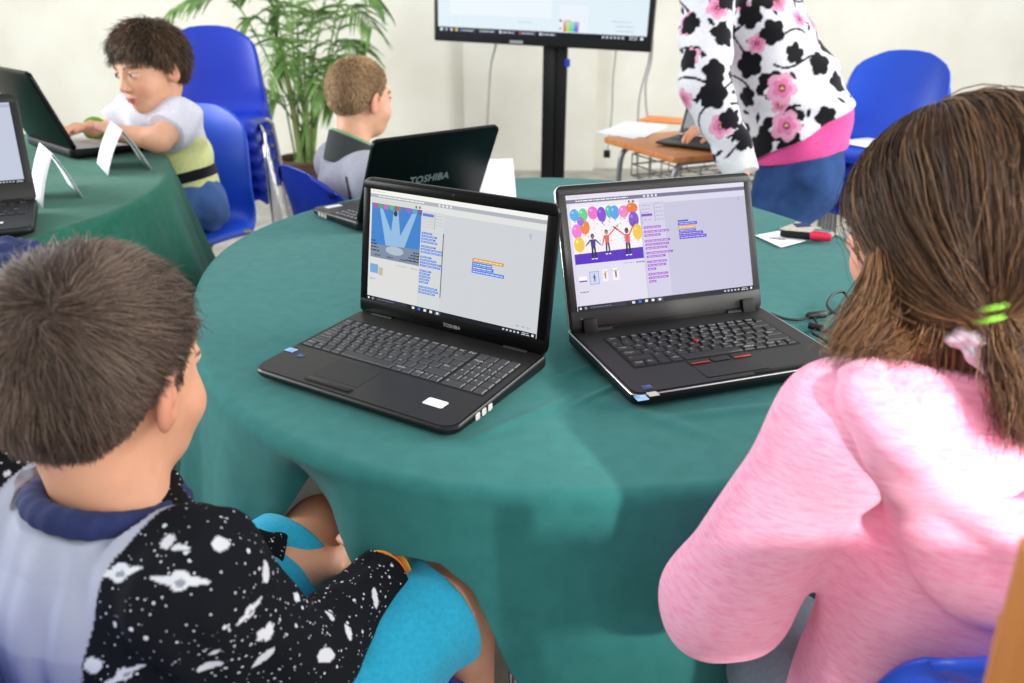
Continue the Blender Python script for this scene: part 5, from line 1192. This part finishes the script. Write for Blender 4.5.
cable('thin grey cable ending in small black plug, hanging beside the desk', [(617,30,4.4),(616,52,4.4),(613,80,4.4),(612,110,4.4),(609,140,4.4),(607,152,4.4)], .004, True)
cable('grey cable hanging behind the desk, under the near corner of the television', [(651,40,4.3),(649,60,4.3),(645,75,4.3),(640,95,4.3),(638,118,4.3),(637,160,4.3),(640,190,4.35)], .005)
cable('grey cable bowed towards the woman, behind the desk', [(653,40,4.36),(651,62,4.36),(646,82,4.36),(646,105,4.36),(648,122,4.36),(650,165,4.36),(652,195,4.36)], .005)
# ------------------------------------------------------------------ small desk
zd = .72; c0, c1 = atz(603,137,zd), atz(672,157,zd); e1 = unit(c1-c0); e2 = np.array([-e1[1], e1[0], 0]); e2 = e2 if e2[0] > 0 else -e2
Ld, Dd = float(np.linalg.norm(c1-c0))+.02, .72
t = thing('school_desk', 'small school desk with orange wooden top and grey tube legs', 'desk', (c0[0], c0[1], 0)); MD = Matrix((tuple(e1), tuple(e2), (0,0,1))).transposed().to_4x4()
b = MB(); b.T = MD; b.slab(rrect(-.01, 0, Ld, Dd, .03), zd-.024, zd, .004); b.build('desktop', 'wood', t)
for x in (.07, Ld-.07):
    b = MB(); b.T = MD; b.tube(spline([(x,.06,0),(x,.05,.3),(x,.05,.6),(x,.08,.675),(x,.14,.684)], 6)+[(x,Dd-.14,.684)]+spline([(x,Dd-.14,.684),(x,Dd-.08,.675),(x,Dd-.05,.6),(x,Dd-.05,.3),(x,Dd-.06,0)], 6)[1:], .0125, 10); b.build('leg_frame', 'greytube', t)
b = MB(); b.T = MD
for k in range(6): y = .10+k*.1; b.tube([(.09,y,.655),(.09,y,.56),(Ld-.09,y,.56),(Ld-.09,y,.655)], .003, 6)
for z in (.56,.61,.655):
    b.tube([(.09,.10,z),(Ld-.09,.10,z),(Ld-.09,.60,z),(.09,.60,z)], .0035, 6, closed=True)
for k in range(4): x = .09+(Ld-.18)*(k+.5)/4; b.tube([(x,.10,.655),(x,.10,.56),(x,.60,.56)], .003, 6)
b.build('wire_basket', 'greytube', t)
def ond(px, py): return atz(px, py, zd+.001)
P = [ond(596,132),(ond(634,139)),(ond(668,127)),(ond(628,122.5))]
for k, (dx, dy, rot, L) in enumerate(((0,0,0,'white sheet of paper hanging over the desk corner'),(.02,.03,.12,'white sheet of paper askew on top of the other sheet on the desk'))):
    c = sum(P)/4+np.array([dx,dy,.0012*k]); b = MB(); R2 = Rz(rot); b.slab([tuple((R2@(p-sum(P)/4))[:2]) for p in P], 0, .0009, 0); o = b.build('paper_sheet', 'white'); o.location = c; props(o, L, 'paper', 'sheets on the desk')
hp = W(700, 136, 2.98)
QW = (float(ond(680,141)[0])+.02, float(ond(680,141)[1])-.02, 0, .35); fdw = unit((-1,.25,0)); yaw = math.atan2(-fdw[0], fdw[1])
S = Screen(.3, .17); S.rect(0, 0, 1000, 562, (150,158,158)); taskbar(S)
T6, base, lid, top = laptop('thin grey laptop on the school desk under the hand of the woman', (*ond(690,150)[:2], math.radians(-38), .42), zd+.0035, .33, .23, .014, .018, .215, .008, 'think', 'think', 'lightgrey', 'keyl', .215, .016, rad=.012, screen=S, sw=.3, sh=.17, sb=.024, lidr=.01, bezm='think')
sloped_keyboard(base, key_rows(rows_main, -.14, .14, .09, .19), 'keyl', [])
b = MB(); p = ond(672,124); b.slab(rrect(-.13, -.08, .13, .08, .01), 0, .012, .003); o = b.build('folder', 'orange'); o.location = p+np.array([.0,.08,.0]); o.rotation_euler.z = -.5; props(o, 'orange folder on the school desk beyond the hand of the woman', 'folder')
# ------------------------------------------------------------------ chairs in place
f32 = lambda v: (float(v[0]), float(v[1]), 0)
chair('blue plastic chair under the boy in planet-print top', (-.33,.74,0), -.68, 'blue2', 'chrome')
chair('blue plastic chair under the girl in the pink hoodie', (.565,.775,0), -.03, 'blue2', 'chrome')
chair('bright blue plastic chair under the boy in the lime T-shirt', (-1.27, 2.86, 0), math.radians(166), 'blue2', 'greytube', None, 1.12)
pf = W(352,152,2.53); chair('dark blue plastic chair under the boy in grey zip top', (pf[0]+.045, pf[1]+.08, 0), math.radians(-48), 'navyp', 'greytube')
sl = aty(206, 150, 3.55)
nm = ['lowest', 'second from the floor', 'third from the floor', 'fourth from the floor', 'fifth from the floor', 'topmost', 'x']
stack(['blue plastic chair, %s in the tall stack beside the potted palm' % nm[k] for k in range(6)], (sl[0]-.02, sl[1]+.30, 0), math.radians(190), 'blue', 'chrome', 'stacked chairs beside the palm', .07, .056)
sr = aty(890, 150, 3.5)
stack(['blue plastic chair, %s in the stack behind the woman' % nm[k if k < 4 else 5] for k in range(5)], (sr[0]+.02, sr[1]+.08, 0), math.radians(138), 'blue2', 'greytube', 'stacked chairs behind the woman', .068, .056)
o = MB(); o.slab(rrect(-.105, -.148, .105, .148, .002), 0, .0012, 0); o = o.build('paper_sheet', 'white'); o.location = (sr[0]-.1, sr[1]-.12, .45+.068*4+.004); o.rotation_euler.z = .5; props(o, 'white sheet of paper on the seat of the topmost chair behind the woman', 'paper')
# brown wooden chair at the near corner
t = thing('wooden_chair', 'orange-brown wooden chair with back rails, beside the chair of the girl in pink', 'chair', (.466,.115,0), PI)
for sx in (-1, 1):
    b = MB(); b.tube(spline([(sx*.19,-.18,0),(sx*.19,-.17,.45),(sx*.187,-.19,.75),(sx*.185,-.215,1.04)], 5), .02, 12); b.build('leg', 'woodd', t)
    b = MB(); b.tube([(sx*.19,.2,0),(sx*.19,.19,.43)], .016, 12); b.build('leg', 'woodd', t)
b = MB(); b.slab(rrect(-.215, -.2, .215, .22, .04), .43, .452, .008); b.build('seat', 'woodd', t)
for z0_, z1_ in ((.86,.98),(.62,.70)):
    b = MB(); V = []; n = 14
    for k in range(n+1):
        x = -.19+.38*k/n; yb = -.185-.02*(z0_-.5)/.3-.03*(1-(x/.19)**2)
        V += [(x,yb,z0_),(x,yb-.012,z1_),(x,yb-.018-.012,z1_),(x,yb-.018,z0_)]
    b.add(V, [(4*k+j, 4*k+(j+1) % 4, 4*k+4+(j+1) % 4, 4*k+4+j) for k in range(n) for j in range(4)]+[(3,2,1,0),(4*n,4*n+1,4*n+2,4*n+3)], True); b.build('back_rail', 'woodd', t)
# navy jacket sleeve on the wall-side table
c = atz(4, 254, .815); jf = folds(union([(ell(c+np.array([-.06,.0,.0]), (.13,.09,.022)), .02), (cone(c+np.array([-.1,.03,.01]), c+np.array([.05,.02,.0]), .022, .018), .02)]), .006, 45, 3)
props(sdf_obj('jacket', jf, .005, 'navy', None, None, (float(c[0]), float(c[1]), .802)), 'navy blue jacket crumpled on the edge of the dark green tablecloth', 'jacket').location = (float(c[0]), float(c[1]), .802)
# ------------------------------------------------------------------ palm
pp = aty(306, 155, 5.5); pp[2] = 0
t = thing('potted_palm', 'tall feathery palm in dark wicker pot against the back wall', 'plant', pp)
b = MB(); b.lathe([(.12,0),(.15,.02),(.175,.14),(.19,.24),(.205,.255),(.195,.27),(.18,.255),(.175,.22),(0,.22)], 36); b.build('pot', 'pot', t)
b = MB(); b.lathe([(.172,.215),(.13,.232),(0,.24)], 24); b.build('soil', 'soil', t)
def frond(tip, mid, base, nl, ll, seed):
    r = random.Random(seed); C_ = [np.array(p) for p in spline([base, base*.55+mid*.45+np.array([0,0,.06]), mid, mid*.45+tip*.55+np.array([0,0,.05]), tip], 8)]
    b = MB(); k = len(C_); b.tube([tuple(p) for p in C_], [.009*(1-.85*i/(k-1)) for i in range(k)], 6)
    for j in range(nl):
        s = .36+.64*(j+.5)/nl; f = s*(k-1); i = min(int(f), k-2); p = C_[i]+(C_[i+1]-C_[i])*(f-i); tg = unit(C_[i+1]-C_[i])
        side = unit(np.cross(tg, (0,0,1))); upn = np.cross(side, tg); L = ll*(1-.55*abs(s-.6)/.6)*r.uniform(.8, 1.1); w = .010
        for sd in (-1, 1):
            d = unit(tg*.75+side*sd*.9+upn*.18*r.uniform(.3, 1.2)); q = [p]; dd = d.copy()
            for h in range(4): dd = unit(dd+np.array([0,0,-.22*r.uniform(.7, 1.5)])); q.append(q[-1]+dd*L/4)
            nn = unit(np.cross(d, side*sd+upn*.8)); V = []
            for h, x in enumerate(q): ww = w*(.35, 1, .9, .6, .05)[h]; V += [x-nn*ww, x+upn*.004, x+nn*ww]
            b.add(V, [(3*h, 3*h+1, 3*h+4, 3*h+3) for h in range(4)]+[(3*h+1, 3*h+2, 3*h+5, 3*h+4) for h in range(4)], True)
    return b.build('frond', 'leaf', t)
FR = [((175,8),(235,2),5.35),((222,62),(262,20),5.3),((268,84),(280,40),5.2),((245,95),(270,92),5.3),((380,4),(345,-18),5.4),((372,28),(345,12),5.2),((366,52),(338,48),5.25),((352,74),(330,64),5.2),((300,20),(298,0),5.1),((325,100),(318,60),5.2),((262,128),(282,96),5.35),((334,110),(322,88),5.3),((290,-30),(292,10),5.6),((345,-40),(325,0),5.5),((250,-8),(275,10),5.45),((318,20),(312,20),5.2),((285,70),(292,45),5.15),((340,82),(326,72),5.1),((276,20),(285,12),5.5)]
for i, (tp, md, Y) in enumerate(FR):
    a = 2*PI*i/len(FR); bs = np.array([.07*math.cos(a), .07*math.sin(a), .23]); frond(aty(*tp, Y)-pp, aty(*md, (Y+5.5)/2)-pp, bs, 15, .27, i)
for i in range(5):
    a = 2*PI*i/5+.4; b = MB(); b.tube(spline([(.05*math.cos(a),.05*math.sin(a),.23),(.07*math.cos(a),.07*math.sin(a),.6),(.11*math.cos(a),.11*math.sin(a),.95)], 5), [.016-.0006*k for k in range(11)], 8); b.build('stem', 'stem', t)
# ------------------------------------------------------------------ people in place
boy_near(); girl(); boy_wall(); boy_fair(); woman()
# ------------------------------------------------------------------ light
w = bpy.data.worlds.new('world'); scn.world = w; w.use_nodes = True; bg = w.node_tree.nodes['Background']; bg.inputs[0].default_value = (.93, .96, 1, 1); bg.inputs[1].default_value = .82
def area(name, loc, target, sx, sy, e, col=(1,1,1)):
    l = bpy.data.lights.new(name, 'AREA'); l.shape = 'RECTANGLE'; l.size = sx; l.size_y = sy; l.energy = e; l.color = col
    o = bpy.data.objects.new(name, l); COL.objects.link(o); o.location = loc; o.rotation_euler = (Vector(target)-Vector(loc)).to_track_quat('-Z', 'Y').to_euler(); return o
area('assumed_window_light', (-4.6,2.4,2.3), (0,2.6,.8), 3.2, 2.0, 260, (.95,.98,1))  # added area lamp for a window assumed on the left; no window modelled
area('assumed_window_light', (4.4,2.0,2.3), (0,2.4,.8), 3.0, 2.0, 210, (1,.99,.96))  # added area lamp, window on the right assumed, none modelled
area('assumed_window_light', (2.6,-2.3,2.6), (.3,1.5,.8), 3.6, 2.6, 80, (1,.98,.95))  # added area lamp behind the camera to the right, its window only assumed
sp = bpy.data.lights.new('assumed_sun_spot', 'SPOT'); sp.energy = 4200; sp.spot_size = math.radians(5.4); sp.spot_blend = .35; sp.shadow_soft_size = .28; sp.color = (1,.96,.9)  # narrow spot added to light the girl's hood and hair; sunny window assumed
so = bpy.data.objects.new('assumed_sun_spot', sp); COL.objects.link(so); so.location = (2.6,-3.2,3.4); so.rotation_euler = (Vector((.54,.60,.97))-Vector(so.location)).to_track_quat('-Z', 'Y').to_euler()
vs = scn.view_settings; vs.view_transform = 'Standard'; vs.look = 'None'; vs.exposure = .0; vs.gamma = 1; vs.use_curve_mapping = False
scn.cycles.max_bounces = 6
